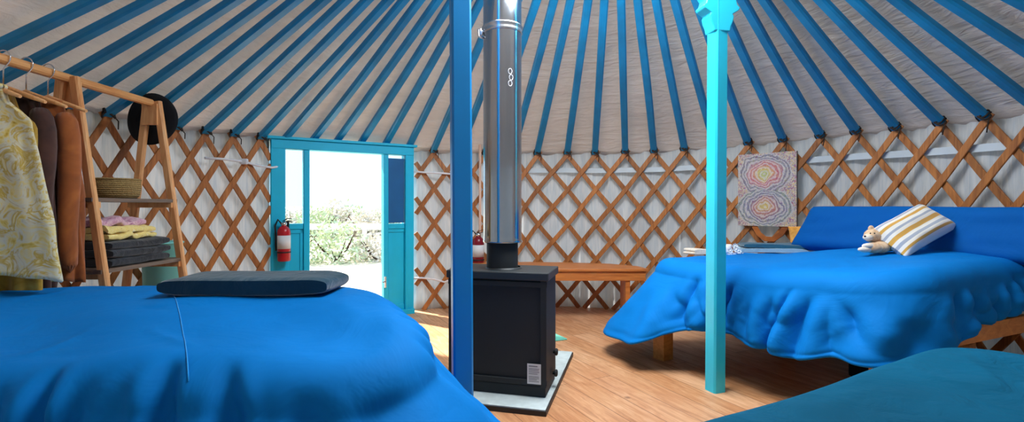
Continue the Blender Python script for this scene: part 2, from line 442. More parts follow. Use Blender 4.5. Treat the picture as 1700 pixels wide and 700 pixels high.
# floor, walls, ceiling ------------------------------------------------
b = MB(); n = 96
vs = [Vector((C0.x, C0.y, 0))]+[wallp(NT*k/n, 0, .12) for k in range(n)]
b.add(vs, [(0, 1+(k+1) % n, 1+k) for k in range(n)])
b.add([v-Vector((0, 0, .12)) for v in vs], [(0, 1+k, 1+(k+1) % n) for k in range(n)])
o = b.build('floor', M['floor'], kind='structure')

def wall_piece(name, s0, s1):
    b = MB(); n = max(8, int((s1-s0)*6)); m = 14
    def fn(u, v):
        s = lerp(s0, s1, u); z = lerp(0, zh(s)+.075, v)
        off = .075+.012*math.sin(s*2*PI*1.0+.6*math.sin(v*3))+.008*math.sin(s*2*PI*2.6+v*2)
        off += .02*noise.noise(Vector((s*.9, v*3, 1)))
        return wallp(s, z, off)
    b.grid(fn, n, m)
    o = b.build(name, M['liner'], kind='structure')
    uv = o.data.uv_layers.new(name='UVMap')
    U = n+1
    for lp in o.data.loops:
        vi = lp.vertex_index; uv.data[lp.index].uv = (lerp(s0, s1, (vi % U)/n), (vi//U)/m*1.7)
    solid(.006)(o)
    return o
wall_piece('wall_left', -8, SL)
wall_piece('wall_back', SR, 26)
wall_piece('wall_right', 26, 40)
wall_piece('wall_front', 40, NT-8)

# roof canvas
b = MB(); nu = NT*4; nv = 26
def roof(u, v):
    s = u*NT; a = wallp(s, zh(s), .045); k = ringp(s, .02)
    a.z += .005; k.z += .045
    p = a.lerp(k, v*1.05-.05)
    fr = s-math.floor(s)
    sag = math.sin(PI*fr); v = max(0, v*1.05-.05)
    nz = noise.noise(Vector((s*.55, v*9, 3.3)))*.012+noise.noise(Vector((s*1.6, v*26, 7.7)))*.006
    p.z += .045*min(1, v*6+.3)+.012*sag*0-.010*sag+nz*min(1, v*8)
    return p
b.grid(roof, nu, nv, closeu=True)
b.build('ceiling', M['roof'], kind='structure', mods=(solid(.008, 1),))

# seam cord stitched across the roof canvas, faint darker line
# crown ring -----------------------------------------------------------
cr = thing('crown_ring', (CC.x, CC.y, ZR), 'round blue wooden crown ring at the top of the roof held by two posts', 'roof ring')
b = MB(); b.lathe((CC.x, CC.y, ZR), [(RR-.05, -.05), (RR+.03, -.05), (RR+.03, .07), (RR-.05, .07), (RR-.05, -.05)], 64, smooth=False)
b.build('ring', M['ribs'], cr)
for k in range(6):
    a = PI*k/6; d = Vector((math.cos(a), math.sin(a), 0))*(RR-.03); c = Vector((CC.x, CC.y, ZR))
    b = MB(); b.tube([c+d*math.cos(q*PI/10)*1.0+Vector((0, 0, .04+.22*math.sin(q*PI/10))) for q in range(11)], .018, 8)
    b.build('spoke', M['ribs'], cr)
b = MB(); b.lathe((CC.x, CC.y, ZR), [(RR+.06, .06), (RR+.03, .10), (.6, .20), (.35, .29), (.001, .33)], 48)
b.build('dome', M['dome'], cr)  # unseen translucent dome, added to soften direct sun through the crown

# ribs -----------------------------------------------------------------
ords = ['first', 'second', 'third', 'fourth', 'fifth', 'sixth', 'seventh', 'eighth', 'ninth', 'tenth', 'eleventh', 'twelfth']
def rib_label(i):
    if i < 0: return 'blue painted roof pole outside the left edge of the view', None
    if i <= 4: return 'blue roof pole above the clothes rack, %s from the left edge' % ords[i]
    if i <= 9: return 'blue roof pole between the black hat and the doorway, %s from the hat' % ords[i-5]
    if i <= 15: return 'blue roof pole resting on the turquoise door frame, %s from the left' % ords[i-10]
    if i == 16: return 'blue roof pole landing just right of the door frame'
    if i == 17: return 'blue roof pole whose foot hides behind the left blue post'
    if i == 18: return 'blue roof pole showing between the left blue post and the steel flue'
    if i == 19: return 'blue roof pole whose foot hides behind the steel flue'
    if i <= 25: return 'blue roof pole above the wooden bench wall, %s to the right of the steel flue' % ords[i-20]
    if i == 26: return 'blue roof pole whose foot hides behind the pale turquoise post'
    if i <= 28: return 'blue roof pole landing above the swirl painting, %s from the pale turquoise post' % ords[i-27]
    return 'dark blue roof pole above the double bed, %s to the right of the painting' % ords[i-29]
for i in range(0, NV):
    H0 = wallp(i, zh(i), -.01); K = ringp(i, .0)
    d = (K-H0)
    a = H0-d*.012
    up = Vector((0, 0, 1))
    r = thing('roof_rib', H0, rib_label(i), 'roof pole', 'blue roof poles')
    b = MB(); pts = []; ups = []
    for q in range(9):
        t = q/8; p = a.lerp(K, t); bow = math.sin(PI*min(1, t*1.0))
        p.z += -.012*math.sin(t*PI)+.0
        p += Vector((noise.noise(Vector((i*3.1, t*2, 0))), noise.noise(Vector((i*3.1, t*2, 9))), 0))*.008
        pts.append(p); ups.append(up)
    w = .064
    b.bar(pts, ups, w, .046)
    b.build('pole', M['ribs'], r, mods=())
    if not (9.6 < i < 15.4):
        b = MB(); n0 = outn(i); tdir = Vector((n0.y, -n0.x, 0))
        for q in range(3):
            c = H0+Vector((0, 0, -.014+.012*q))-n0*.004
            L = []
            for k in range(15):
                aa = 2*PI*k/14
                L.append(c+tdir*math.cos(aa)*(.038-.005*q)+n0*math.sin(aa)*.030+Vector((0, 0, .018*math.sin(aa*2+q))))
            b.tube(L, .0065, 6, False)
        b.tube([H0+tdir*.03+Vector((0, 0, -.01)), H0+tdir*.045-n0*.03+Vector((0, 0, -.05)), H0+tdir*.04-n0*.035+Vector((0, 0, -.09-.03*random.random()))], .004, 5)
        b.build('rope_tie', M['rope'], r)

# lattice --------------------------------------------------------------
KS = .5/.187
def slat(s_top, sgn, s0, s1, root, layer):
    pts = []; nn = []
    zc = cyc(ZH, s_top, 0)-.035
    ztop = zc+.045
    for q in range(15):
        z = lerp(ztop, .005, q/14)
        s = s_top+sgn*(zc-z)*KS
        pts.append((s, z))
    # clip to [s0,s1]
    out = []
    for a, c in zip(pts, pts[1:]):
        (sa, za), (sc, zc2) = a, c
        ia, ic = s0 <= sa <= s1, s0 <= sc <= s1
        if ia: out.append(a)
        if ia != ic:
            lim = s0 if min(sa, sc) < s0 else s1
            t = (lim-sa)/(sc-sa); out.append((lim, lerp(za, zc2, t)))
    if s0 <= pts[-1][0] <= s1: out.append(pts[-1])
    # dedupe
    o2 = []
    for p in out:
        if not o2 or abs(p[0]-o2[-1][0])+abs(p[1]-o2[-1][1]) > 1e-4: o2.append(p)
    if len(o2) < 2 or abs(o2[0][1]-o2[-1][1]) < .08: return
    P3 = [wallp(s, z, layer) for s, z in o2]; N3 = [outn(s) for s, z in o2]
    b = MB(); b.bar(P3, N3, .047, .013)
    b.build('slat', M['slat'], root)
def lattice(name, s0, s1, label, i0, i1):
    root = thing(name, wallp((s0+s1)/2, 0), label, 'lattice wall')
    for i in range(i0, i1+1):
        slat(i, -1, s0, s1, root, -.002)
        slat(i, 1, s0, s1, root, .012)
lattice('lattice_wall', -.6, SL-.08, 'brown wooden diamond lattice standing left of the turquoise doorway behind the clothes rack', -5, 14)
lattice('lattice_wall', SR+.08, 38.3, 'long brown wooden diamond lattice curving from right of the doorway round to the double bed', 11, 42)

# white cords along the wall
def cord(pts, r, label, ends=()):
    root = thing('white_rope', pts[0], label, 'rope')
    b = MB(); b.tube(pts, r, 6); b.build('strand', M['white'], root)
    for e in ends:
        b = MB(); b.rbox(e, (.07, .03, .05), .012); b.build('clip', M['white'], root)
def wallray(px):
    k = (px-850)/F; best = None
    for q in range(0, 1400):
        s = -1+q*.03
        p = wallp(s, 0)
        if p.y < .3: continue
        e = abs(p.x/p.y-k)
        if best is None or e < best[0]: best = (e, s, p)
    return best[1], best[2]
def wpt(px, py, off=-.03):
    s, p = wallray(px); p = wallp(s, 0, off); return P(px, py, p.y)
cord([wpt(340, 262), wpt(372, 264), wpt(404, 268), wpt(430, 275), wpt(452, 278), wpt(464, 276)], .011, 'white cord with a clip running across the lattice to the left door jamb', [wpt(405, 268, -.045)])
cord([wpt(680, 284), wpt(705, 286), wpt(730, 287), wpt(752, 289), wpt(765, 289)], .011, 'white cord across the lattice just right of the door frame, at eye height')
cord([wpt(684, 462), wpt(700, 461), wpt(720, 463), wpt(738, 468), wpt(748, 464)], .011, 'white cord low on the lattice right of the door frame beside the stove')
# pale band stitched behind the lattice on the right-hand wall
b = MB()
ss = [SR+3.5+q*(38-SR-3.5)/60 for q in range(61)]
b.bar([wallp(s, zh(s)-.20, .027) for s in ss], [outn(s) for s in ss], .05, .004)
b.build('girth_band', simple('pale_band_webbing', srgb(196, 204, 208), .8, var=.04), tagv=('pale flat band running round the wall behind the lattice above the bench and bed', 'fabric band'), origin=None)

# ------------------------------------------------------------------ door
DL, DR = Vector((-2.165, 4.47, 0)), Vector((-1.055, 5.13, 0))
dx = (DR-DL).normalized(); dW = (DR-DL).length; dn = Vector((-dx.y, dx.x, 0))   # dn = outward
RM = Matrix((dx, dn, Vector((0, 0, 1)))).transposed()
def dpx(px):      # distance along the door for an image column
    k = (px-850)/F
    # DL+t*dx : x = k*y
    return (k*DL.y-DL.x)/(dx.x-k*dx.y)
def dz(px, py):
    t = dpx(px); p = DL+dx*t; return CH-(py-YH)/F*p.y
def dbox(b, t0, t1, z0, z1, th_=.05, off=0):
    b.box(DL+dx*((t0+t1)/2)+dn*off+Vector((0, 0, (z0+z1)/2)), (t1-t0, th_, z1-z0), RM)
dr = bpy.data.objects.new('door_1', None); COL.objects.link(dr); dr.matrix_basis = Matrix.Translation(DL); dr['kind'] = 'structure'
TOP = 1.705
t = {k: dpx(k) for k in (473, 503, 513, 635, 643, 670)}
HB = .085
b = MB()
dbox(b, -.02, t[473], 0, TOP, .10); dbox(b, t[670], dW+.02, 0, TOP, .10)
dbox(b, t[503], t[513], 0, TOP-HB, .09); dbox(b, t[635], t[643], 0, TOP-HB, .09)
dbox(b, -.02, dW+.02, TOP-HB, TOP, .11); dbox(b, -.02, dW+.02, -.02, .05, .14, -.01)
b.build('door_frame', M['door'], dr, mods=(bevel(.006),))
b = MB(); dbox(b, -.05, dW+.05, TOP, TOP+.025, .15); b.build('top_moulding', M['door'], dr, mods=(bevel(.005),))
zs = dz(488, 371)
# left sidelight
b = MB(); dbox(b, t[473], t[503], zs-.05, zs, .07); dbox(b, t[473], t[503], .05, zs-.05, .03)
b.build('lower_panel', M['door'], dr, mods=(bevel(.004),))
b = MB()
for (a0, a1, z0, z1) in ((t[473], t[473]+.03, .05, zs-.05), (t[503]-.03, t[503], .05, zs-.05), (t[473], t[503], zs-.09, zs-.05), (t[473], t[503], .05, .10)):
    dbox(b, a0, a1, z0, z1, .05)
b.build('panel_moulding', M['door'], dr, mods=(bevel(.004),))
b = MB(); dbox(b, t[473], t[503], zs, TOP-HB, .006); b.build('pane', M['glass'], dr)
# right side: hinged side panel with blue blind, deeper moulding
zs2 = dz(655, 371)
b = MB(); dbox(b, t[643], t[670], zs2-.05, zs2, .07); dbox(b, t[643], t[670], .05, zs2-.05, .03)
b.build('lower_panel', M['door'], dr, mods=(bevel(.004),))
b = MB(); dbox(b, t[670], t[670]+.022, .0, TOP-HB, .13); dbox(b, t[643], t[670], .05, .10, .05); dbox(b, t[643], t[670], zs2-.085, zs2-.05, .05)
b.build('panel_moulding', M['door'], dr, mods=(bevel(.004),))
b = MB(); dbox(b, t[643], t[670], zs2, TOP-HB, .006); b.build('pane', M['glass'], dr)
zt = TOP-HB-.035
b = MB()
nb = 26
for k in range(nb):
    z = lerp(zs2+.01, zt, (k+.5)/nb)
    b.box(DL+dx*((t[643]+t[670])/2)-dn*.018+Vector((0, 0, z)), (t[670]-t[643]-.006, .010, (zt-zs2)/nb*1.02), RM)
b.build('window_blind', M['doordark'], dr, label='closed dark blue slatted blind')
b = MB(); dbox(b, t[635]+.004, t[635]+.02, dz(633, 476), dz(633, 458), .02, -.055); b.tube([DL+dx*(t[635]+.012)-dn*.06+Vector((0, 0, dz(633, 466))), DL+dx*(t[635]-.02)-dn*.09+Vector((0, 0, dz(633, 466)))], .007, 8)
b.build('door_handle', M['chrome'], dr)

# outside --------------------------------------------------------------
b = MB()
def gfn(u, v):
    x = lerp(-60, 60, u); y = lerp(-8, 110, v)
    z = -.14+.05*noise.noise(Vector((x*.3, y*.3, 0)))
    if y > 16: z += (y-16)*.012
    return Vector((x, y, z))
b.grid(gfn, 60, 60); b.build('ground', M['ground'], kind='structure')
def bush(c, w, h, mat, label, seed, n=900, leaf=.05, group='bushes outside the doorway'):
    rnd = random.Random(seed)
    root = thing('bush', c, label, 'bush', group)
    b = MB()
    for k in range(5):
        a = rnd.random()*2*PI
        b.tube([Vector(c), Vector(c)+Vector((.2*w*math.cos(a), .2*w*math.sin(a), .3*h)), Vector(c)+Vector((.4*w*math.cos(a), .4*w*math.sin(a), .75*h))], [.03, .02, .008], 5)
    b.build('stems', M['maroon'], root)
    b = MB()
    for k in range(n):
        a, e, r = rnd.random()*2*PI, rnd.random(), rnd.random()**.4
        lump = 1+.35*noise.noise(Vector((a*1.5, e*3, seed)))
        p = Vector(c)+Vector((w/2*r*math.cos(a)*math.sqrt(1-(e*.95)**2)*lump, w/2*r*math.sin(a)*math.sqrt(1-(e*.95)**2)*lump, h*e*lump*(.4+.6*r)))
        u = Vector((rnd.uniform(-1, 1), rnd.uniform(-1, 1), rnd.uniform(-.4, 1))).normalized(); v = u.orthogonal().normalized()
        s = leaf*rnd.uniform(.6, 1.5)
        b.add([p-u*s, p+v*s*.5, p+u*s, p-v*s*.5], [(0, 1, 2, 3)])
    b.build('foliage', mat, root)
near = [(-4.9, 10.6, 1.7, .85, 0), (-3.9, 11.0, 1.5, .95, 0), (-6.2, 11.2, 1.8, .6, 0), (-3.1, 11.4, 1.3, .62, 1)]
nlab = ['pale green bush below the white fence, centre of the doorway', 'leafy green bush right of centre beyond the doorway', 'low green bush at the left of the doorway view', 'haze-paled brown low bush at the right of the doorway view']
for k, (x, y, w, h, m_) in enumerate(near):
    bush((x, y, -.15), w, h, M['leaf'] if m_ == 0 else M['leaf2'], nlab[k], 40+k, 900, .05)
flab = ['hazy bush beyond the fence seen at the far left of the doorway', 'tall hazy bush beyond the fence, left of centre in the doorway', 'hazy rounded bush beyond the fence in the middle of the doorway', 'hazy mauve bush beyond the fence, right of centre in the doorway', 'hazy bush beyond the fence seen at the right of the doorway', 'hazy bush beyond the fence seen through the left sidelight']
for k, (px, h) in enumerate([(528, 1.15), (556, 1.4), (585, 1.25), (610, 1.1), (636, 1.15), (490, 1.1)]):
    Z = 19+1.3*(k % 3); bush(((px-850)/F*Z, Z, -.1), 1.8, h, M['leaf2'] if k % 2 else M['leaf'], flab[k], 70+k, 1300, .07)
fr = thing('fence', P(560, 400, 14), 'white rail fence crossing the view outside the doorway', 'fence')
fz = CH-(376-YH)/F*14
b = MB(); b.box((-5.6, 14, fz), (9, .06, .17)); b.build('rail', M['fencep'], fr)
for k in range(4):
    b = MB(); b.box((-9.6+k*2.7, 14.06, (fz+.1-.15)/2), (.1, .08, fz+.1+.15)); b.build('post', M['fencep'], fr)

# ------------------------------------------------------------------ posts
def squarepost(name, base, top, w, rz, mat, label):
    r = thing(name, base, label, 'post')
    b = MB(); Mr = Matrix.Rotation(rz, 3, 'Z'); h = w/2; c = .010
    sec = [Vector((x, y, 0)) for x, y in ((-h+c, -h), (h-c, -h), (h, -h+c), (h, h-c), (h-c, h), (-h+c, h), (-h, h-c), (-h, -h+c))]
    vs = [Vector(base)+Mr @ s for s in sec]+[Vector(top)+Mr @ s for s in sec]
    b.add(vs, [(k, (k+1) % 8, 8+(k+1) % 8, 8+k) for k in range(8)]+[tuple(reversed(range(8))), tuple(range(8, 16))])
    b.build('shaft', mat, r)
    return r, Mr
lp, Mr = squarepost('crown_post', (-.245, 2.45, 0), (-.262, 2.45, 2.90), .098, math.radians(14), M['post'], 'square bright blue crown post standing in front of the black stove')
b = MB(); b.rbox((-.262, 2.45, 2.86), (.22, .16, .09), .02); b.build('capital', M['post'], lp)
rp, Mr = squarepost('crown_post', (1.213, 2.95, 0), (1.232, 2.95, 2.90), .088, math.radians(20), M['post2'], 'square pale turquoise crown post with carved bracket standing in front of the double bed')
# carved bracket: stacked profile widening upward
prof = [(.052, 2.13), (.058, 2.16), (.072, 2.19), (.078, 2.22), (.070, 2.235), (.112, 2.26), (.118, 2.275), (.100, 2.29), (.092, 2.32), (.125, 2.36), (.165, 2.45), (.15, 2.55), (.20, 2.65), (.25, 2.80), (.25, 2.90)]
b = MB(); M20 = Matrix.Rotation(math.radians(10), 3, 'Z'); vs = []
for (w, z) in prof:
    for (x, y) in ((-w, -.048), (w, -.048), (w, .048), (-w, .048)): vs.append(Vector((1.228, 2.95, z))+M20 @ Vector((x, y, 0)))
nP = len(prof)
b.add(vs, [(i*4+k, i*4+(k+1) % 4, (i+1)*4+(k+1) % 4, (i+1)*4+k) for i in range(nP-1) for k in range(4)]+[(3, 2, 1, 0), tuple((nP-1)*4+k for k in range(4))])
b.build('capital', M['post2'], rp, mods=(bevel(.006),))

# ------------------------------------------------------------------ stove
u = Vector((-.968, .25, 0)); v = Vector((.25, .968, 0)); SC = Vector((.194, 2.74, 0))
SW, SD, SH = .585, .33, .726
RS = Matrix((-u, v, Vector((0, 0, 1)))).transposed()
def sp(a, d, z): return SC+u*a+v*d+Vector((0, 0, z))     # a = leftwards, d = depth
hs = thing('hearth_slab', sp(SW/2, .25, 0), 'pale speckled stone hearth slab with black edge lying under the stove', 'hearth slab')
b = MB(); b.box(sp(.305, .385, .013), (.66, 1.09, .026), RS); b.build('slab_edge', M['slabedge'], hs, label='black edging')
b = MB(); b.box(sp(.305, .385, .029), (.648, 1.078, .006), RS); b.build('slab_top', M['slab'], hs)
sv = thing('stove', sp(SW/2, SD/2, .032), 'black cast metal wood stove standing on the stone slab in the middle of the room', 'stove')
b = MB(); b.box(sp(SW/2, SD/2, .032+.03), (SW-.02, SD-.02, .06), RS); b.build('plinth', M['iron'], sv, mods=(bevel(.004),))
b = MB()
b.box(sp(SW/2, SD/2+.006, .09+(SH-.09-.03)/2), (SW-.012, SD-.012, SH-.12), RS)
b.build('body', M['iron'], sv, mods=(bevel(.006),))
b = MB(); e = .035
for (a, z, w, h) in ((SW/2, .115, SW, .03), (SW/2, SH-.065, SW, .03), (.02, .4, .035, SH-.12), (SW-.02, .4, .035, SH-.12)):
    b.box(sp(a, .002, z if z != .4 else (SH-.12)/2+.09), (w, .012, h), RS)
b.build('rear_frame', M['iron'], sv, mods=(bevel(.003),))
b = MB(); b.box(sp(SW/2, SD/2, SH-.02), (SW+.02, SD+.02, .045), RS); b.build('lid', M['irontop'], sv, mods=(bevel(.006),))
b = MB(); b.lathe(sp(SW/2, SD/2, SH), [(.11, .0), (.11, .006), (.10, .01), (.098, .012)], 40); b.build('flue_collar', M['irontop'], sv)
for (z, d) in ((.237, .10), (.115, .09)):
    b = MB(); c = sp(0, d+.1, z); b.lathe(c, [(.0, 0), (.010, 0), (.010, .010), (.020, .012), (.022, .022), (.016, .028), (0, .029)], 16, M=Matrix((v, Vector((0, 0, 1)), -u)).transposed())
    b.build('knob', M['iron'], sv)
b = MB(); b.box(sp(.072, -.0052, .165), (.078, .002, .112), RS); lab = b.build('rating_plate', M['paper'], sv, label='white printed rating plate')
b = MB()
for k, (w, z, h) in enumerate(((.05, .208, .006), (.060, .194, .003), (.056, .186, .003), (.060, .176, .003), (.05, .166, .003), (.058, .150, .003), (.058, .142, .003), (.046, .134, .003), (.058, .124, .003))):
    b.box(sp(.072+(.06-w)/2, -.0066, z), (w, .001, h), RS)
b.build('print_lines', M['greyink'], lab)
# flue
fc = sp(SW/2-.03, SD/2+.03, 0); fc.x = -.058; fc.y = 2.97
fl = thing('flue_pipe', (fc.x, fc.y, SH), 'tall shiny stainless steel flue pipe rising from the black stove', 'flue pipe')
b = MB(); b.lathe((fc.x, fc.y, 0), [(.094, SH+.004), (.094, .885), (.09, .89)], 48); b.build('stove_pipe', M['iron'], fl, label='short black lower pipe')
zj = CH+(YH-50)/F*2.97
b = MB(); b.lathe((fc.x, fc.y, 0), [(.095, .884), (.116, .884), (.118, .892), (.116, .90), (.115, .93), (.115, zj-.03)], 64); b.build('flue_section', M['steel'], fl)
b = MB(); b.lathe((fc.x, fc.y, 0), [(.115, zj-.03), (.115, 3.42), (.09, 3.43)], 64); b.build('flue_section', M['steel'], fl)
b = MB(); b.lathe((fc.x, fc.y, 0), [(.1155, zj-.03), (.121, zj-.024), (.117, zj-.012), (.117, zj+.006), (.122, zj+.012), (.1155, zj+.02)], 64)
b.build('locking_band', M['chrome'], fl)
b = MB(); q = Vector((fc.x-.125, fc.y-.03, zj-.028)); b.tube([q+Vector((-.016, 0, .018)), q+Vector((-.014, 0, -.02)), q+Vector((.012, 0, -.03))], .006, 8); b.tube([q+Vector((-.02, 0, .02)), q+Vector((.012, 0, .022))], .005, 8); b.rbox(q, (.022, .02, .03), .005)
b.build('band_latch', M['chrome'], fl)
b = MB()
for k in range(3):
    a0 = -PI/2+.42+.05*(k % 2)
    zc = CH+(YH-118-10*k)/F*2.86
    L = [Vector((fc.x+.1165*math.cos(a0+.10*math.cos(qq)), fc.y+.1165*math.sin(a0+.10*math.cos(qq)), zc+.016*math.sin(qq))) for qq in [k_*PI/6 for k_ in range(13)]]
    b.tube(L, .0022, 5, False)
b.build('chalk_mark', M['white'], fl, label='pale scribbled mark')

# pale pole behind flue
b = MB(); p0 = wpt(797, 512, -.06); p1 = wpt(797, 240, -.06); p0.z = 0; b.tube([p0, (p0.x, p0.y, p1.z)], .014, 10)
b.build('wooden_pole', wood('pale_pole_wood', srgb(206, 160, 138), srgb(232, 198, 176), .5, 2, rnd=False), tagv=('slim pale wooden pole standing against the wall just left of the flue', 'pole'))

# extinguishers
def extinguisher(base, r, h, mat, label):
    root = thing('fire_extinguisher', base, label, 'fire extinguisher')
    b = MB(); x = Vector(base)
    b.lathe(x, [(.0, 0), (r*.9, 0), (r, .01), (r, h*.70), (r*.92, h*.76), (r*.6, h*.82), (r*.38, h*.84), (r*.36, h*.87)], 28); b.build('cylinder', mat, root)
    b = MB(); b.lathe(x, [(r*1.01, h*.30), (r*1.012, h*.30), (r*1.012, h*.62), (r*1.01, h*.62)], 28); b.build('paper_label', M['paper'], root)
    b = MB(); b.lathe(x, [(r*.36, h*.86), (r*.45, h*.87), (r*.45, h*.92), (r*.2, h*.94), (0, h*.94)], 16); b.build('valve', M['chrome'], root)
    b = MB(); b.bar([x+Vector((-.01, 0, h*.93)), x+Vector((r*.9, -.01, h*.97)), x+Vector((r*1.5, -.015, h*.93))], Vector((0, 0, 1)), .014, .006)
    b.bar([x+Vector((-.01, 0, h*.96)), x+Vector((r*.7, -.01, h*1.03)), x+Vector((r*1.4, -.015, h*1.02))], Vector((0, 0, 1)), .014, .005); b.build('handle', M['blackpl'], root)
    b = MB(); b.tube([x+Vector((-r*.3, -.01, h*.9)), x+Vector((-r*.9, -.01, h*1.0)), x+Vector((-r*1.35, -.01, h*.85)), x+Vector((-r*1.25, -.01, h*.5)), x+Vector((-r*1.2, -.01, h*.25))], .008, 8); b.build('hose', M['blackpl'], root)
    b = MB(); b.lathe(x, [(r*1.02, h*.2), (r*1.06, h*.2), (r*1.06, h*.23), (r*1.02, h*.23)], 28); b.box(x+Vector((0, r+.012, h*.5)), (.03, .012, h*.9)); b.build('bracket', M['blackpl'], root)
e0 = DL+dx*dpx(469)-dn*.115; extinguisher((e0.x, e0.y, CH-(433-YH)/F*e0.y), .055, .37, M['red'], 'red fire extinguisher with white label mounted on the left door jamb')
e1 = wpt(794, 444, -.13); extinguisher(tuple(e1), .062, .39, M['darkred'], 'dark red fire extinguisher mounted behind the stove between blue post and flue')

# ------------------------------------------------------------------ bench
bz = .505
bA, bB = Vector((-.35, 0, 0)), None
def bench():
    root = thing('bench', (.55, 4.95, 0), 'long low wooden bench against the back wall behind the stove', 'bench')
    y0 = 4.70; x0, x1 = -.45, 1.30
    b = MB(); m = []
    top = [(x0, y0), (x1, y0), (x1-.02, 4.93)]
    pts = [(x0, y0), (x1, y0), (1.26, 4.90), (1.02, 5.12), (.6, 5.24), (.2, 5.29), (-.2, 5.27), (-.45, 5.22)]
    lo = [Vector((x, y, bz-.028)) for x, y in pts]; hi = [Vector((x, y, bz)) for x, y in pts]; n = len(pts)
    b.add(lo+hi, [tuple(reversed(range(n))), tuple(range(n, 2*n))]+[(k, (k+1) % n, n+(k+1) % n, n+k) for k in range(n)])
    b.build('seat', M['bench'], root, mods=(bevel(.005),))
    b = MB(); b.box(((x0+x1)/2, y0+.03, bz-.028-.045), (x1-x0-.04, .025, .09)); b.build('apron', M['bench'], root, mods=(bevel(.004),))
    for x in (x0+.1, 1.11):
        b = MB(); b.box((x, y0+.15, (bz-.028)/2), (.045, .24, bz-.028)); b.build('leg', M['bench'], root, mods=(bevel(.004),))
bench()
# mat behind stove
b = MB(); b.rbox((.10, 4.12, .005), (.60, .40, .010), .005, Matrix.Rotation(.45, 3, 'Z')); b.build('floor_mat', M['matgreen'], tagv=('sea green floor mat lying on the planks just behind the stove', 'mat'))

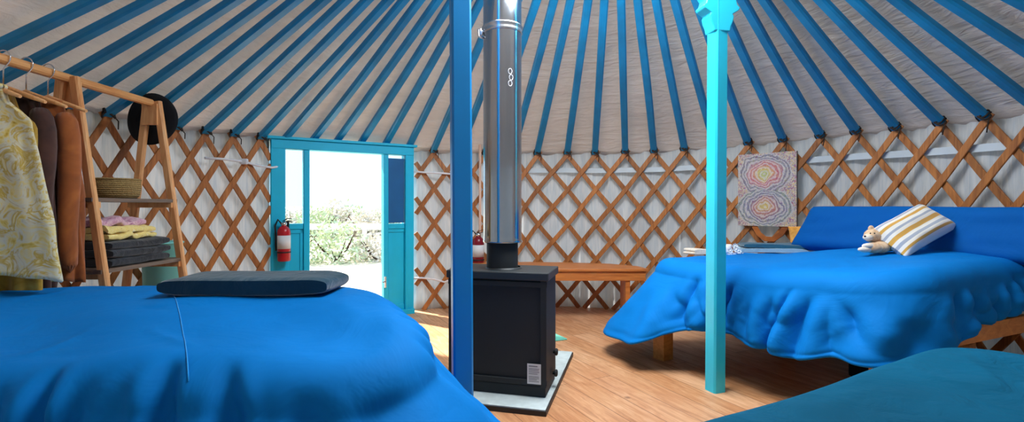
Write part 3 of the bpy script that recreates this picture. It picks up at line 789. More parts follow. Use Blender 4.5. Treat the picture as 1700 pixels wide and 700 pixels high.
# ------------------------------------------------------------------ duvets
def drape(name, quad, rc, ztop, hem, flare, mat, seed, roundr=.10, foldA=.03, label=None, nper=220, nin=22, ns=34, thick=.022, folds=(5.0, 9.0), puff=.03, slant=.8, fcut=None, early=0, cw=1.0):
    q = [Vector((x, y)) for x, y in quad]; n = len(q); per = []
    for i in range(n):
        a, c, d = q[i-1], q[i], q[(i+1) % n]
        e1 = (a-c).normalized(); e2 = (d-c).normalized()
        p1, p2 = c+e1*rc, c+e2*rc
        prev = q[i-1]+(c-q[i-1]).normalized()*rc
        L = (p1-prev).length; m = max(4, int(L/.022))
        for k in range(m): per.append(prev.lerp(p1, k/m))
        for k in range(14):
            t_ = k/14; per.append(p1*(1-t_)**2+2*t_*(1-t_)*c+p2*t_*t_)
    cen = sum((p for p in per), Vector((0, 0)))/len(per)
    N = len(per); cum = [0]
    for k in range(N): cum.append(cum[-1]+(per[(k+1) % N]-per[k]).length)
    nor = []
    for k in range(N):
        t_ = (per[(k+2) % N]-per[k-2]).normalized(); w = Vector((t_.y, -t_.x))
        if w.dot(per[k]-cen) < 0: w = -w
        nor.append(w)
    rows = nin+ns
    rnd = random.Random(int(seed)); CR = []; q_ = 0
    while q_ < cum[-1]:
        q_ += rnd.uniform(.07, .17)*cw; CR.append((q_, rnd.uniform(-.22, .22), rnd.uniform(.5, 1)*foldA*.62, rnd.uniform(.014, .03)*cw, max(.02, rnd.uniform(.16, .55)-early), rnd.choice((1.2, 1.2, .85))))
    b = MB(); vs = []
    for j in range(1, nin+1):
        f = (j/nin)**.85
        for k in range(N):
            p = cen.lerp(per[k], f)
            z = ztop(p.x, p.y)+puff*(noise.noise(Vector((p.x*1.7, p.y*1.7, seed)))*.8+noise.noise(Vector((p.x*4.5, p.y*4.5, seed+5)))*.25)
            rr_ = (1-min(1, abs(noise.noise(Vector((p.x*3+p.y, p.y*2.2-p.x, seed+31))))*3))**3; z += .010*rr_*sm((f-.35)/.5)*(1-sm((f-.9)/.1))
            z -= roundr*.0
            vs.append(Vector((p.x, p.y, z)))
    for j in range(1, ns+1):
        t_ = j/ns
        for k in range(N):
            p = per[k]; w = nor[k]; s_ = cum[k]
            zt = ztop(p.x, p.y)+puff*(noise.noise(Vector((p.x*1.7, p.y*1.7, seed)))*.8+noise.noise(Vector((p.x*4.5, p.y*4.5, seed+5)))*.25)
            zh_ = hem(p.x, p.y)+.05*noise.noise(Vector((s_*1.6, 0, seed)))
            fl_ = flare(p.x, p.y)
            # quarter round then fall
            if t_ < .3:
                a = t_/.3*PI/2; out = roundr*math.sin(a); dz_ = roundr*(1-math.cos(a))
            else:
                r_ = (t_-.3)/.7
                out = roundr+fl_*(r_**.9); dz_ = roundr+(zt-roundr-zh_)*r_
            tt = sm((t_-.12)/.88)
            g = noise.noise(Vector((s_*1.1, t_*.8, seed+2)))
            pa = s_*folds[0]*1.0+t_*slant*2+g*3.0
            pb = s_*folds[1]+t_*slant*-3+g*4.0+1.7
            fo = (1-2*abs(math.sin(pa)))*.65+(math.sin(pb))*.35
            am = foldA*tt*(.5+.9*abs(noise.noise(Vector((s_*.9, 4, seed)))*1.6))
            def rdg(a_, b_, c_): return (1-min(1, abs(noise.noise(Vector((a_, b_, c_))))*2.6))**2
            sl = s_+slant*.22*t_*math.sin(s_*1.3+seed)
            rg = rdg(sl*4.2, t_*.9, seed+11)*.9-rdg(sl*7.5+3, t_*1.5, seed+17)*.55+rdg(sl*14, t_*3.0, seed+23)*.22-.25
            out += am*fo*.45+foldA*.55*tt*rg*(1 if t_ > .3 else .8)
            for (c0_, sl_, dp_, w_, ta_, tb_) in CR:
                if t_ < ta_: continue
                d_ = s_-c0_-sl_*(t_-ta_)
                if abs(d_) > .16: continue
                en = sm((t_-ta_)/.22)*sm((tb_-t_)/.2); w2 = w_*(1+.6*t_)
                out += dp_*en*(.55*math.exp(-((abs(d_)-2.1*w2)/w2)**2)-math.exp(-(d_/w2)**2))
            dz_ += .012*fo*tt
            pz = zt-dz_
            if t_ > .93: out -= .012
            vv = Vector((p.x+w.x*out-C0.x, p.y+w.y*out-C0.y)); rm = Rad(math.atan2(vv.x, vv.y))-.07
            if vv.length > rm: vv *= rm/vv.length
            vs.append(Vector((vv.x+C0.x, vv.y+C0.y, pz)))
    fs = []
    for j in range(rows-1):
        for k in range(N):
            k2 = (k+1) % N; fs.append((j*N+k, j*N+k2, (j+1)*N+k2, (j+1)*N+k))
    vs.append(Vector((cen.x, cen.y, ztop(cen.x, cen.y)))); ci = len(vs)-1
    for k in range(N): fs.append((ci, (k+1) % N, k))
    b.add(vs, fs, True)
    o = b.build(name, mat, tagv=label, origin=(cen.x, cen.y, hem(cen.x, cen.y)), mods=(solid(thick, -1), subsurf(1)))
    return o
def smoothbox(x, a, b): return sm((x-a)/(b-a))
# right double bed
A, B, Cq, D = (1.10, 3.62), (1.86, 2.36), (2.84, 2.79), (2.20, 4.10)
def rtop(x, y): return .70+.10*smoothbox(x, 1.3, 2.3)*smoothbox(((x-2.2)*.64-(y-4.1)*1.31)/2.126, .05, .6)
def rhem(x, y):
    e = Vector((B[0]-A[0], B[1]-A[1])).normalized(); tpar = (Vector((x, y))-Vector(A)).dot(e)/((Vector(B)-Vector(A)).length)
    near = (Vector((x, y))-Vector(B)).dot((Vector(Cq)-Vector(B)).normalized())
    h = interp(tpar, [-.1, .05, .3, .7, 1.0], [.06, .15, .32, .27, .36])
    if tpar > .9: h = lerp(h, .53, sm(near/.35))
    return h
def rflare(x, y):
    d = (Vector((x, y))-Vector(A)).length
    near = (Vector((x, y))-Vector(B)).dot((Vector(Cq)-Vector(B)).normalized())
    return (.10+.27*math.exp(-(d/.28)**2)-.08*math.exp(-((d-.66)/.22)**2))*(1-.7*sm(near/.4))
drape('duvet', (A, B, Cq, D), .16, rtop, rhem, rflare, M['duvet'], 3.0, .09, .08, ('bright blue duvet spread over the double bed at the right, its hem hanging in folds', 'duvet'), folds=(10.0, 19.0))
# bed frame
fb = thing('bed_frame', (1.9, 3.2, 0), 'wooden bed frame with square legs under the right hand blue duvet', 'bed frame')
def inset(pt, k=.08):
    c = Vector((2.05, 3.2)); p = Vector(pt); return p+(c-p).normalized()*k
legs = [Vector((1.09, 3.565)), inset(B, .16), Vector((2.66, 2.92)), Vector((2.22, 3.98))]
er = (Vector(B)-Vector(A)).normalized(); ang = math.atan2(er.y, er.x)
for Lq in legs:
    b = MB(); b.box((Lq.x, Lq.y, .15), (.10, .10, .30), Matrix.Rotation(ang, 3, 'Z')); b.build('leg', M['bedwood'], fb, mods=(bevel(.004),))
def plank(p, q, z0, z1, t_):
    p, q = Vector(p), Vector(q); d = (q-p); b = MB(); an = math.atan2(d.y, d.x)
    b.box(((p.x+q.x)/2, (p.y+q.y)/2, (z0+z1)/2), (d.length, t_, z1-z0), Matrix.Rotation(an, 3, 'Z')); return b
plank(legs[0], legs[1], .30, .42, .03).build('end_rail', M['bedwood'], fb)
sq0, sq1 = Vector((1.93, 2.30)), Vector((2.88, 2.715))
plank(sq0, sq1, .425, .515, .03).build('side_rail', M['bedwood'], fb, mods=(bevel(.003),))
plank(legs[3], legs[0], .30, .42, .03).build('side_rail', M['bedwood'], fb)
for k in range(9):
    t_ = (k+.5)/9; p = legs[0].lerp(legs[3], t_); q_ = legs[1].lerp(legs[2], t_)
    plank(p, q_, .42, .44, .08).build('bed_slat', M['bedwood'], fb)
b = MB(); b.rbox((2.40, 3.12, .15), (.36, .34, .29), .02, Matrix.Rotation(.5, 3, 'Z')); b.build('underbed_shade_box', M['black'], tagv=('dark box added to fill in the shadow under the right hand bed', 'box'))  # added dark block stands in for the shade under the bed
b = MB(); mq = [inset(A, .06), inset(B, .06), Vector((2.78, 2.86)), Vector((2.24, 4.02))]
vs = [Vector((p.x, p.y, .445)) for p in mq]+[Vector((p.x, p.y, .66)) for p in mq]
b.add(vs, [(3, 2, 1, 0), (4, 5, 6, 7)]+[(k, (k+1) % 4, 4+(k+1) % 4, 4+k) for k in range(4)])
b.build('mattress', M['mattress'], tagv=('mattress lying on the right hand bed frame under the duvet', 'mattress'), mods=(bevel(.03, 3),))

# left foreground bed
q4 = ((-.76, 2.45), (-.33, 1.58), (-2.30, 1.50), (-2.40, 2.42))
def ltop(x, y):
    k = 1-smoothbox(y, 1.6, 2.3)
    return .708-.06*k+.022*k*math.sin((x*1.1+y*.9)*7+2.5*noise.noise(Vector((x*1.5, y*1.5, 2))))*sm((x+2.2)/.8)
drape('duvet', q4, .30, ltop, lambda x, y: .10, lambda x, y: .14+.29*math.exp(-((Vector((x, y))-Vector((-.33, 1.55))).length/.55)**2), M['duvet'], 11.0, .15, .095, ('large bright blue duvet covering the bed in the left foreground', 'duvet'), folds=(9.0, 17.0), puff=.03, early=.29, cw=1.15)
def simplebed(quad, z, label, labm):
    c = sum((Vector(p) for p in quad), Vector((0, 0)))/4
    fr_ = thing('bed_frame', (c.x, c.y, 0), label, 'bed frame')
    ins = [Vector(p)+(c-Vector(p)).normalized()*.12 for p in quad]
    for p in ins:
        b = MB(); b.box((p.x, p.y, .15), (.09, .09, .30)); b.build('leg', M['bedwood'], fr_)
    for k in range(4): plank(ins[k], ins[(k+1) % 4], .30, .42, .03).build('rail', M['bedwood'], fr_)
    ins = [Vector(p)+(c-Vector(p)).normalized()*.07 for p in quad]
    b = MB(); vs = [Vector((p.x, p.y, .425)) for p in ins]+[Vector((p.x, p.y, z)) for p in ins]
    b.add(vs, [(3, 2, 1, 0), (4, 5, 6, 7)]+[(k, (k+1) % 4, 4+(k+1) % 4, 4+k) for k in range(4)])
    b.build('mattress', M['mattress'], tagv=(labm, 'mattress'), mods=(bevel(.03, 3),))
simplebed(q4, .60, 'wooden bed frame hidden under the left foreground duvet', 'mattress under the left foreground blue duvet')
# stitched seam on the left duvet
# teal bed bottom right
q5 = ((1.60, 1.74), (2.25, .72), (.90, -.05), (.18, .93))
drape('blanket', q5, .18, lambda x, y: .615, lambda x, y: .16, lambda x, y: .05, M['teal'], 23.0, .09, .02, ('dark teal woven blanket covering the bed at the bottom right corner', 'blanket'), puff=.015)
simplebed(q5, .57, 'wooden bed frame hidden under the teal blanket', 'mattress under the teal blanket')

# folded textiles ------------------------------------------------------
def folded(name, c, size, layers, mat, label, rz=0, seed=0, group=None, fold=1, amp=.010):
    """stack of thick rounded layers joined by rolled fold edges"""
    w, d, h = size; R_ = Matrix.Rotation(rz, 3, 'Z'); b = MB(); c = Vector(c); lh = h/layers
    for k in range(layers):
        def fn(u, v, k=k):
            a = u*2*PI; ca, sa = math.cos(a), math.sin(a)
            # cross-section in x-z (superellipse), swept along y
            ex = .35
            X = (w/2)*math.copysign(abs(ca)**.30, ca); Z_ = (lh*.54)*math.copysign(abs(sa)**.55, sa)
            y = (v-.5)*d; end = 1-abs(2*v-1)**14*.25
            nz = amp*noise.noise(Vector((X*(5 if amp < .015 else 14)+seed, y*(5 if amp < .015 else 14), k)))
            return c+R_ @ Vector((X*(.985+.015*math.sin(k*2.1+seed))+nz*.8, y*(1+.01*math.sin(k*3+seed)), (k+.5)*lh+Z_*end+nz))
        b.grid(fn, 40, 12, closeu=True)
        for vv in (0, 1):
            o_ = len(b.v); ring = [fn(i/40, vv) for i in range(40)]; b.v += ring; idx = [o_+i for i in range(40)]
            b.f.append(idx if vv else idx[::-1]); b.sm.append(False)
    return b.build(name, mat, tagv=(label, name.split('_')[-1], group), origin=tuple(c))
folded('folded_blanket', (-1.165, 2.27, .712), (.74, .28, .075), 1, M['navy'], 'dark navy teal blanket folded along the far edge of the left foreground duvet', -.02, 1)
# towels on the right bed
folded('folded_towel', (2.10, 4.02, .728), (.50, .26, .035), 1, M['towel1'], 'lower folded pale blue towel on the right hand bed below the painting', -.30, 3, 'folded towels')
folded('folded_towel', (2.11, 4.02, .763), (.47, .25, .034), 1, M['towel2'], 'upper folded teal towel on the right hand bed below the painting', -.26, 4, 'folded towels')

from mathutils.bvhtree import BVHTree
LD = bpy.data.objects['duvet.001']
bv = BVHTree.FromPolygons([v_.co+LD.location for v_ in LD.data.vertices], [tuple(p_.vertices) for p_ in LD.data.polygons])
pts_ = []
for q in range(40):
    t_ = q/39; y_ = lerp(2.37, 1.42, t_); x_ = -y_*lerp(.692, .655, t_)
    h_ = bv.ray_cast(Vector((x_, y_, 2)), Vector((0, 0, -1)))[0]
    if h_: pts_.append((x_, y_, h_.z+.0012))
b = MB(); b.tube(pts_, .0019, 6)
sm_o = b.build('stitched_seam', fabric('seam_thread', (.01, .32, .80, 1)), None); LD = bpy.data.objects['duvet.001']
sm_o.parent = LD; sm_o.matrix_parent_inverse = Matrix.Translation(-LD.location)
def on_left(px, py): return P(px, py, (CH-.722)*F/(py-YH))

# pillows ----------------------------------------------------------------
def cushion(name, mat, label, cat, w, h, t_, Mx, n=26, pinch=.10, uvm=False, seed=0, sag=0, group=None, pw=4):
    b = MB(); 
    def side(sg):
        def fn(u, v):
            x, y = 2*u-1, 2*v-1
            X = x*w/2*(1-pinch*(abs(y)**2.0)*0-pinch*(1-abs(x)**3)*0-pinch*(1-y*y)*abs(x)**1.0*.6); Y = y*h/2*(1-pinch*(1-x*x)*abs(y)*.6)
            q = max(0, (1-abs(x)**pw))*max(0, (1-abs(y)**pw))
            z = sg*t_/2*q**.5
            z += .012*noise.noise(Vector((x*2.2, y*2.2, seed+sg)))*q
            Y -= sag*(1-x*x)
            return Mx @ Vector((X, Y, z))
        return fn
    b.grid(side(1), n, n); b.grid(lambda u, v: side(-1)(1-u, v), n, n)
    o = b.build(name, mat, tagv=(label, cat, group), origin=tuple(Mx @ Vector((0, -h/2, 0))))
    if uvm:
        uv = o.data.uv_layers.new(name='UVMap'); U = n+1
        for lp in o.data.loops:
            vi = lp.vertex_index; kk = vi % (U*U); uu = (kk % U)/n
            if vi >= U*U: uu = 1-uu
            uv.data[lp.index].uv = (uu, (kk//U)/n)
    return o
def frame(o, x, y):
    x = Vector(x).normalized(); y = Vector(y); y = (y-x*y.dot(x)).normalized(); z = x.cross(y)
    Mx = Matrix((x, y, z)).transposed().to_4x4(); Mx.translation = Vector(o); return Mx
# long blue pillows leaning at the wall
pa, pb_, pc = Vector((2.31, 4.06, .885)), Vector((2.72, 3.28, .93)), Vector((2.93, 2.75, .95))
def pill(p0, p1, label, seed, zc, hh, sk=0):
    mid = (p0+p1)/2; mid.z = zc; dd = Vector((p1.x-p0.x, p1.y-p0.y, 0)); nn = Vector((-dd.y, dd.x, 0)).normalized()
    if nn.dot(Vector((C0.x-mid.x, C0.y-mid.y, 0))) > 0: nn = -nn
    MM = frame(mid, dd, Vector((0, 0, 1))+nn*.32)
    for r_ in range(3): MM[r_][1] += MM[r_][0]*sk
    cushion('pillow', M['pillow'], label, 'pillow', dd.length*1.04, hh, .17, MM, seed=seed, pinch=.03, pw=8)
pill(Vector((2.33, 3.95, 0)), Vector((2.68, 3.14, 0)), 'long deep blue pillow propped at the head of the right bed behind the striped cushion', 2, .925, .36, .35)
pill(Vector((2.68, 3.18, 0)), Vector((2.88, 2.45, 0)), 'deep blue pillow on the right bed, cut off by the right edge of the view', 5, .93, .34)

# striped cushion: image corners -> plane
Zc = 2.98
c0 = P(1518, 385, Zc)
ux = (P(1455, 395, Zc+.02)-P(1500, 440, Zc-.1))  # unused helper
e_x = P(1588, 377, Zc-.05)-P(1468, 400, Zc)       # placeholder axes replaced below
# corners in image: top (1520,340), right (1590,378), bottom (1500,422), left (1452,392)
Tp, Rp, Bp, Lp = P(1520, 341, Zc+.14), P(1590, 378, Zc+.02), P(1497, 421, Zc-.16), P(1452, 388, Zc)
cm = (Tp+Rp+Bp+Lp)/4
ex_ = ((Bp+Rp)/2-(Tp+Lp)/2); ey_ = ((Tp+Rp)/2-(Lp+Bp)/2)
o = cushion('striped_cushion', M['stripes'], 'cream cushion with mustard and grey stripes leaning on the blue pillow', 'cushion', ex_.length*1.15, ey_.length*1.08, .14, frame(cm, ex_, ey_), uvm=True, seed=8, pinch=.12)

# plush toy lying beside the cushion --------------------------------------
def blob(b, c, r, sc=(1, 1, 1), Mx=None, n=16):
    c = Vector(c)
    def fn(u, v):
        a = u*2*PI; e = (v-.5)*PI
        p = Vector((math.cos(a)*math.cos(e)*sc[0], math.sin(a)*math.cos(e)*sc[1], math.sin(e)*sc[2]))*r
        p *= 1+.05*noise.noise(p*30)
        return c+(Mx @ p if Mx else p)
    b.grid(fn, n, n//2, closeu=True)
Zp = 2.93
tz = thing('plush_toy', P(1460, 418, Zp), 'small sandy coloured plush toy lying on the bed left of the striped cushion', 'toy')
b = MB()
bd = [(P(1475, 408, Zp+.02), .038), (P(1462, 410, Zp), .042), (P(1450, 411, Zp-.01), .038)]
for c_, r_ in bd: blob(b, c_, r_, (1.2, 1, .85))
b.build('body', M['plush'], tz)
b = MB(); blob(b, P(1451, 391, Zp+.04), .048, (1.15, 1, .95)); b.build('head', M['plush'], tz)
b = MB(); blob(b, P(1441, 394, Zp+.01), .024, (1.2, 1, .8)); b.build('muzzle', M['plushwhite'], tz)
for (px, py) in ((1446, 379), (1463, 380)):
    b = MB(); blob(b, P(px, py, Zp+.04), .017, (1, .7, 1.1)); b.build('ear', M['plush'], tz)
for (px, py) in ((1430, 414), (1437, 408)):
    b = MB(); blob(b, P(px+6, py, Zp-.02), .022, (1.9, .9, .8)); b.build('paw', M['plushwhite'], tz)
b = MB(); blob(b, P(1436, 392, Zp-.02), .006); b.build('nose', M['maroon'], tz)
for px in (1445, 1452):
    b = MB(); blob(b, P(px, 387, Zp-.007), .004); b.build('eye', M['blackpl'], tz)

# daisies, cup, paper on bed ----------------------------------------------
Zd = 3.80
fbq = thing('white_daisy_bunch', P(1220, 424, Zd), 'small bunch of white daisies lying on the bed beside the pale turquoise post', 'flowers')
for k, (px, py) in enumerate([(1220, 408), (1212, 416), (1226, 416), (1218, 423), (1230, 423), (1210, 423), (1222, 414)]):
    c_ = P(px, py, Zd+.03*math.sin(k*2)); b = MB()
    for q in range(8):
        a = q*PI/4+k; d_ = Vector((math.cos(a), -.35, math.sin(a)))*.02
        b.add([c_, c_+d_*.7+Vector((-d_.z, 0, d_.x))*.35, c_+d_*1.25, c_+d_*.7-Vector((-d_.z, 0, d_.x))*.35], [(0, 1, 2, 3)])
    blob(b, c_, .009, n=8); o = b.build('flower', M['petal'], fbq, mods=(solid(.002),))
cup = thing('white_cup', P(1208, 418, Zd+.12), 'small white cup standing just right of the pale turquoise post on the bed', 'cup')
cc_ = P(1207, 421, Zd+.12); cc_.z = .722
b = MB(); b.lathe(cc_, [(.0, 0), (.024, 0), (.032, .02), (.036, .075), (.033, .075), (.028, .02), (0, .008)], 24); b.build('cup_body', M['ceramic'], cup)
b = MB(); b.tube([cc_+Vector((.034+.018*math.sin(q*PI/6), 0, .015+.05*q/6)) for q in range(7)], .004, 6); b.build('cup_handle', M['ceramic'], cup)
folded('white_cloth', (1.50, 3.98, .712), (.17, .16, .045), 2, M['plushwhite'], 'small folded white cloth on the bed just left of the pale turquoise post', .2, 9)
# amber cushion wedge between pillow and wall
cushion('amber_cushion', M['orange'], 'small amber cushion tucked between the blue pillow and the lattice', 'cushion', .20, .20, .08, frame(P(1333, 394, 4.12), (1, -.5, .1), (0, .15, 1)), seed=4)
# rust strap looped over the lattice under the painting
b = MB(); pp = [wpt(1252, 374, -.05), wpt(1260, 388, -.06), wpt(1270, 396, -.07), wpt(1284, 397, -.07), wpt(1297, 388, -.06), wpt(1306, 374, -.05)]
b.bar(pp, [outn(26.5)]*6, .045, .012); b.build('fabric_strap', M['rust'], tagv=('rust orange strap looped over the lattice under the painting', 'strap'))

# painting -----------------------------------------------------------------
s0, p0 = wallray(1226); s1_, p1 = wallray(1323)
a0, a1 = wallp(s0, 0, -.045), wallp(s1_, 0, -.045)
tl, trr = P(1226, 255, a0.y), P(1323, 253, a1.y); bl, br_ = P(1228, 376, a0.y), P(1323, 374, a1.y)
pr = thing('painting', (tl+trr+bl+br_)/4, 'colourful canvas painted with two swirling ringed circles hanging on the lattice', 'painting')
cpt = (tl+trr+bl+br_)/4; xx = (trr-tl); xx.z = 0; W_ = xx.length; H_ = ((tl-bl).length+(trr-br_).length)/2
MX = frame(cpt, xx, (0, 0, 1))
b = MB(); b.box((0, 0, 0), (W_, H_, .03)); b.v = [MX @ q for q in b.v]; b.build('canvas_edge', simple('canvas_edge_cloth', srgb(120, 112, 112), .8), pr)
b = MB(); b.v = [MX @ Vector(q) for q in ((-W_/2, -H_/2, .0165), (W_/2, -H_/2, .0165), (W_/2, H_/2, .0165), (-W_/2, H_/2, .0165))]; b.f = [[0, 1, 2, 3]]; b.sm = [False]
o = b.build('painted_face', M['painting'], pr, mods=()); uv = o.data.uv_layers.new(name='UVMap')
for i_, c_ in enumerate(((0, 0), (1, 0), (1, 1), (0, 1))): uv.data[i_].uv = c_

# ------------------------------------------------------------------ clothes rack
RX = -2.41; RZ = 1.80
rk = thing('clothes_rack', (RX, 3.0, 0), 'pine A-frame clothes rack with two shelves standing against the left wall', 'clothes rack')
b = MB(); b.bar([Vector((RX, 1.72, RZ)), Vector((RX, 3.29, RZ-.012))], Vector((0, 0, 1)), .05, .042); b.build('hanging_rail', M['pineh'], rk)
for Yf in (2.68, 3.31):
    for (xt, xb) in ((RX+.035, RX+.30), (RX-.035, RX-.24)):
        b = MB(); dd = Vector((xb-xt, 0, -RZ)).normalized(); b.bar([Vector((xt, Yf, RZ-.0)), Vector((xb, Yf, 0.0))], Vector((0, 1, 0)), .048, .035); b.build('leg', M['pine'], rk)
    b = MB(); b.box((RX, Yf-.022 if Yf > 3 else Yf+.022, RZ-.09), (.10, .016, .14)); b.build('gusset', M['pine'], rk)
for (z, xl, xr) in ((1.135, RX-.14, RX+.15), (.745, RX-.19, RX+.20)):
    b = MB(); b.box(((xl+xr)/2, 2.995, z), (xr-xl, .68, .022)); b.build('shelf', M['shelfw'], rk)
    for Yf in (2.705, 3.285):
        b = MB(); b.box(((xl+xr)/2, Yf, z-.028), (xr-xl, .02, .034)); b.build('crosspiece', M['pine'], rk)
# hat
ht = thing('black_hat', (RX-.04, 3.36, 1.52), 'black felt brimmed hat hanging at the far end of the clothes rail', 'hat')
HM = frame((RX-.04, 3.36, 1.69), (-1, -.1, 0), (0, .08, 1))
H3 = HM.to_3x3(); b = MB()
def brim(u_, v_):
    a = u_*2*PI; r = lerp(.001, .165, v_); return HM @ Vector((r*.98*math.cos(a), r*1.08*math.sin(a), .012*math.cos(2*a)*v_))
b.grid(brim, 48, 6, closeu=True); b.build('brim', M['black'], ht, mods=(solid(.005),))
b = MB(); b.lathe(HM.translation, [(.092, 0), (.09, .03), (.082, .08), (.07, .105), (.04, .10), (0, .092)], 36, M=H3); b.build('hat_crown', M['black'], ht)
b = MB(); b.lathe(HM.translation, [(.093, .004), (.0935, .028), (.0915, .030)], 36, M=H3); b.build('hat_band', M['maroon'], ht)
# basket
bk = thing('seagrass_basket', (RX+.01, 2.98, 1.147), 'round woven seagrass basket on the upper shelf of the rack', 'basket')
b = MB(); b.lathe((RX+.01, 2.98, 1.147), [(0, .004), (.11, 0), (.125, .02), (.132, .06), (.130, .105), (.120, .112), (.116, .10), (.118, .06), (.11, .015), (0, .01)], 40); b.build('basket_body', M['basket'], bk)
b = MB(); b.tube([Vector((RX+.01+.126*math.cos(q*PI/18), 2.98+.126*math.sin(q*PI/18), 1.258)) for q in range(37)], .008, 8, False); b.build('rim', M['basket'], bk)
# folded things on lower shelf
folded('folded_blanket', (RX+.01, 2.98, .757), (.36, .46, .145), 3, M['charcoal'], 'charcoal blanket folded thick on the lower shelf of the rack', 0, 6)
folded('folded_cloth', (RX+.0, 2.95, .904), (.30, .40, .075), 2, M['yelfab'], 'yellow and cream patterned cloth folded on top of the charcoal blanket', .05, 7, amp=.026)
folded('folded_cloth', (RX-.01, 2.93, .981), (.24, .34, .045), 1, M['pinkfab'], 'pink patterned cloth lying on the yellow cloth under the upper shelf', -.05, 8, amp=.03)
# mint bin behind rack
mb = thing('mint_bin', (-2.48, 3.50, 0), 'tall mint green plastic bin standing behind the clothes rack', 'bin')
b = MB(); b.lathe((-2.48, 3.50, 0), [(0, 0), (.085, 0), (.095, .01), (.12, .83), (.125, .832), (.125, .85), (.115, .85), (.11, .81), (.088, .03), (0, .02)], 40); b.build('bin_body', M['mint'], mb)
b = MB(); b.tube([Vector((-2.48+.126*math.cos(q*PI/18), 3.50+.126*math.sin(q*PI/18), .842)) for q in range(37)], .007, 8, False); b.build('bin_rim', M['mint'], mb)

# garments --------------------------------------------------------------
def hanger(y, label):
    root = thing('clothes_hanger', (RX, y, RZ-.03), label, 'clothes hanger', 'hangers on the rack')
    b = MB(); L = []
    for q in range(13):
        a = -PI*.1+q*PI*1.15/12; L.append(Vector((RX+.026*math.cos(a), y, RZ+.008+.026*math.sin(a))))
    L = L[::-1]; 
    L2 = [Vector((RX+.0, y, RZ-.135)), Vector((RX+.0, y, RZ-.05)), Vector((RX+.026, y, RZ-.02))]+[Vector((RX+.034*math.cos(-.2+q*PI*1.1/8), y, RZ+.004+.034*math.sin(-.2+q*PI*1.1/8))) for q in range(9)]
    b.tube(L2, .003, 6); b.build('hook', M['chrome'], root)
    b = MB(); b.tube([Vector((RX+x, y, RZ-.135-abs(x)*.36)) for x in (-.2, -.15, -.1, -.05, 0, .05, .1, .15, .2)], [.008, .011, .012, .012, .013, .012, .012, .011, .008], 8); b.build('shoulder_bar', M['pine'], root)
def garment(name, y, mat, label, cat, w_top, w_bot, z_bot, seed, sleeves=0, thick=.075, xoff=0, mat2=None, skew=0):
    z_top = RZ-.15
    root = thing(name, (RX+xoff, y, z_bot), label, cat, 'clothes on the rack')
    b = MB()
    def fn(u, v):
        a = u*2*PI; h = z_top-z_bot
        sh = sm(v/.10)
        w = lerp(.07, w_top, sh**.6) if v < .12 else lerp(w_top, w_bot, (v-.12)/.88)
        z = z_top-v*h-(0.09*(abs(math.cos(a))**1.5)*(1 if v > .02 else 0) if v < .5 else .09*(abs(math.cos(a))**1.5)*(1-(v-.5)*1.2))
        th_ = thick*(.35+.65*sm(v*3))
        fold = .020*math.sin(a*5+seed+v*2)*sm(v*2)+.015*math.sin(a*9+seed*2)*sm(v*1.6)+.02*noise.noise(Vector((a*2, v*4, seed)))
        rx = w+fold*.7; ry = th_+fold
        return Vector((RX+xoff+rx*math.cos(a)+skew*v, y+ry*math.sin(a), z+.02*noise.noise(Vector((a*1.5, 0, seed)))*v))
    b.grid(fn, 72, 40, closeu=True); b.build('garment_body', mat, root, mods=(solid(.004),))
    b = MB()
    b.tube([Vector((RX+xoff+.075*math.cos(q*PI/10), y-.01+.045*math.sin(q*PI/10), z_top+.005-.02*abs(math.cos(q*PI/10)))) for q in range(21)], .013, 8, False); b.build('collar', mat2 or mat, root)
    for sg in ((1, -1) if sleeves else ()):
        b = MB(); x0 = RX+xoff+sg*(w_top-.02)
        pts = [Vector((x0-sg*.04, y-.01, z_top-.06)), Vector((x0+sg*.01, y-.03, z_top-.16)), Vector((x0+sg*.03, y-.05, z_top-.16-sleeves*.4)), Vector((x0+sg*.02, y-.06, z_top-.16-sleeves*.7)), Vector((x0+sg*.035, y-.055, z_top-.16-sleeves))]
        b.tube(pts, [.045, .052, .046, .040, .042], 14); b.build('sleeve', mat, root, mods=(subsurf(1),))
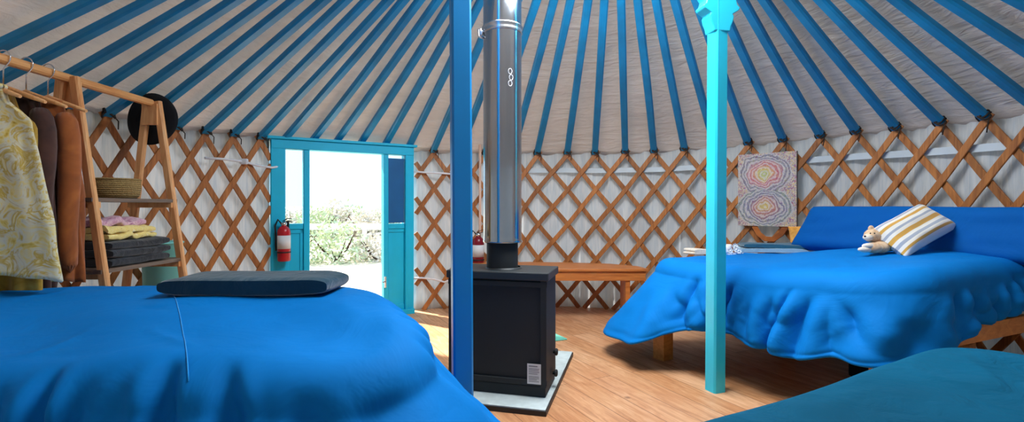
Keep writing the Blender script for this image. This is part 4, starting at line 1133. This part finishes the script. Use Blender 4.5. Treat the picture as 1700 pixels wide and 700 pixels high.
specs = [
 ('patterned_shirt', 2.22, 'tiedye', 'yellow and white patterned shirt hanging nearest the camera at the left edge', 'shirt', .20, .33, .80, 1, 0, .06, .05),
 ('gold_dress', 2.34, 'gold', 'olive gold dress hanging behind the patterned shirt, its hem reaching below it', 'dress', .19, .22, .62, 2, 0, .05, -.03),
 ('dark_coat', 2.45, 'maroon', 'dark brown coat hanging between the gold dress and the rust jacket', 'coat', .15, .17, .60, 3, .5, .05, -.02),
 ('rust_jacket', 2.565, 'rust', 'rust brown long jacket hanging closest to the near frame of the rack', 'jacket', .15, .175, .74, 4, .74, .05, .0),
]
for (nm, y, mt, lb, ct, wt, wb, zb, sd, slv, tk, xo) in specs:
    garment(nm, y, M[mt], lb, ct, wt, wb, zb, sd, slv, tk, xo)
    hanger(y, 'wooden hanger on the rail inside the '+nm.replace('_', ' '))

# ------------------------------------------------------------------ light
w = bpy.data.worlds.new('World'); S.world = w; w.use_nodes = True
nt = w.node_tree; bg = nt.nodes['Background']
bg.inputs['Color'].default_value = (.62, .80, 1, 1); bg.inputs['Strength'].default_value = 1.9
sun = bpy.data.lights.new('sun', 'SUN'); sun.energy = 18; sun.angle = math.radians(2); sun.color = (1, .95, .87)
so = bpy.data.objects.new('sun', sun); COL.objects.link(so)
sd = Vector((.63, -.45, -.64)); so.rotation_euler = sd.to_track_quat('-Z', 'Y').to_euler()
# daylight entering through the crown opening
ar = bpy.data.lights.new('crown_daylight', 'AREA'); ar.shape = 'DISK'; ar.size = 1.4; ar.energy = 120; ar.color = (.93, .97, 1)
ao = bpy.data.objects.new('crown_daylight', ar); COL.objects.link(ao); ao.location = (CC.x, CC.y, ZR-.02)

# ------------------------------------------------------------------ camera
cd = bpy.data.cameras.new('camera'); co = bpy.data.objects.new('camera', cd); COL.objects.link(co)
cd.sensor_width = 36; cd.sensor_fit = 'HORIZONTAL'; cd.lens = F/1700*36; cd.shift_y = -(350-YH)/1700
cd.clip_start = .02; cd.clip_end = 300
co.location = (0, 0, CH); co.rotation_euler = (PI/2, 0, 0)
S.camera = co
vs_ = S.view_settings; S.display_settings.display_device = 'sRGB'; vs_.view_transform = 'Standard'; vs_.look = 'None'; vs_.gamma = 1; vs_.use_curve_mapping = False
vs_.exposure = 0.0
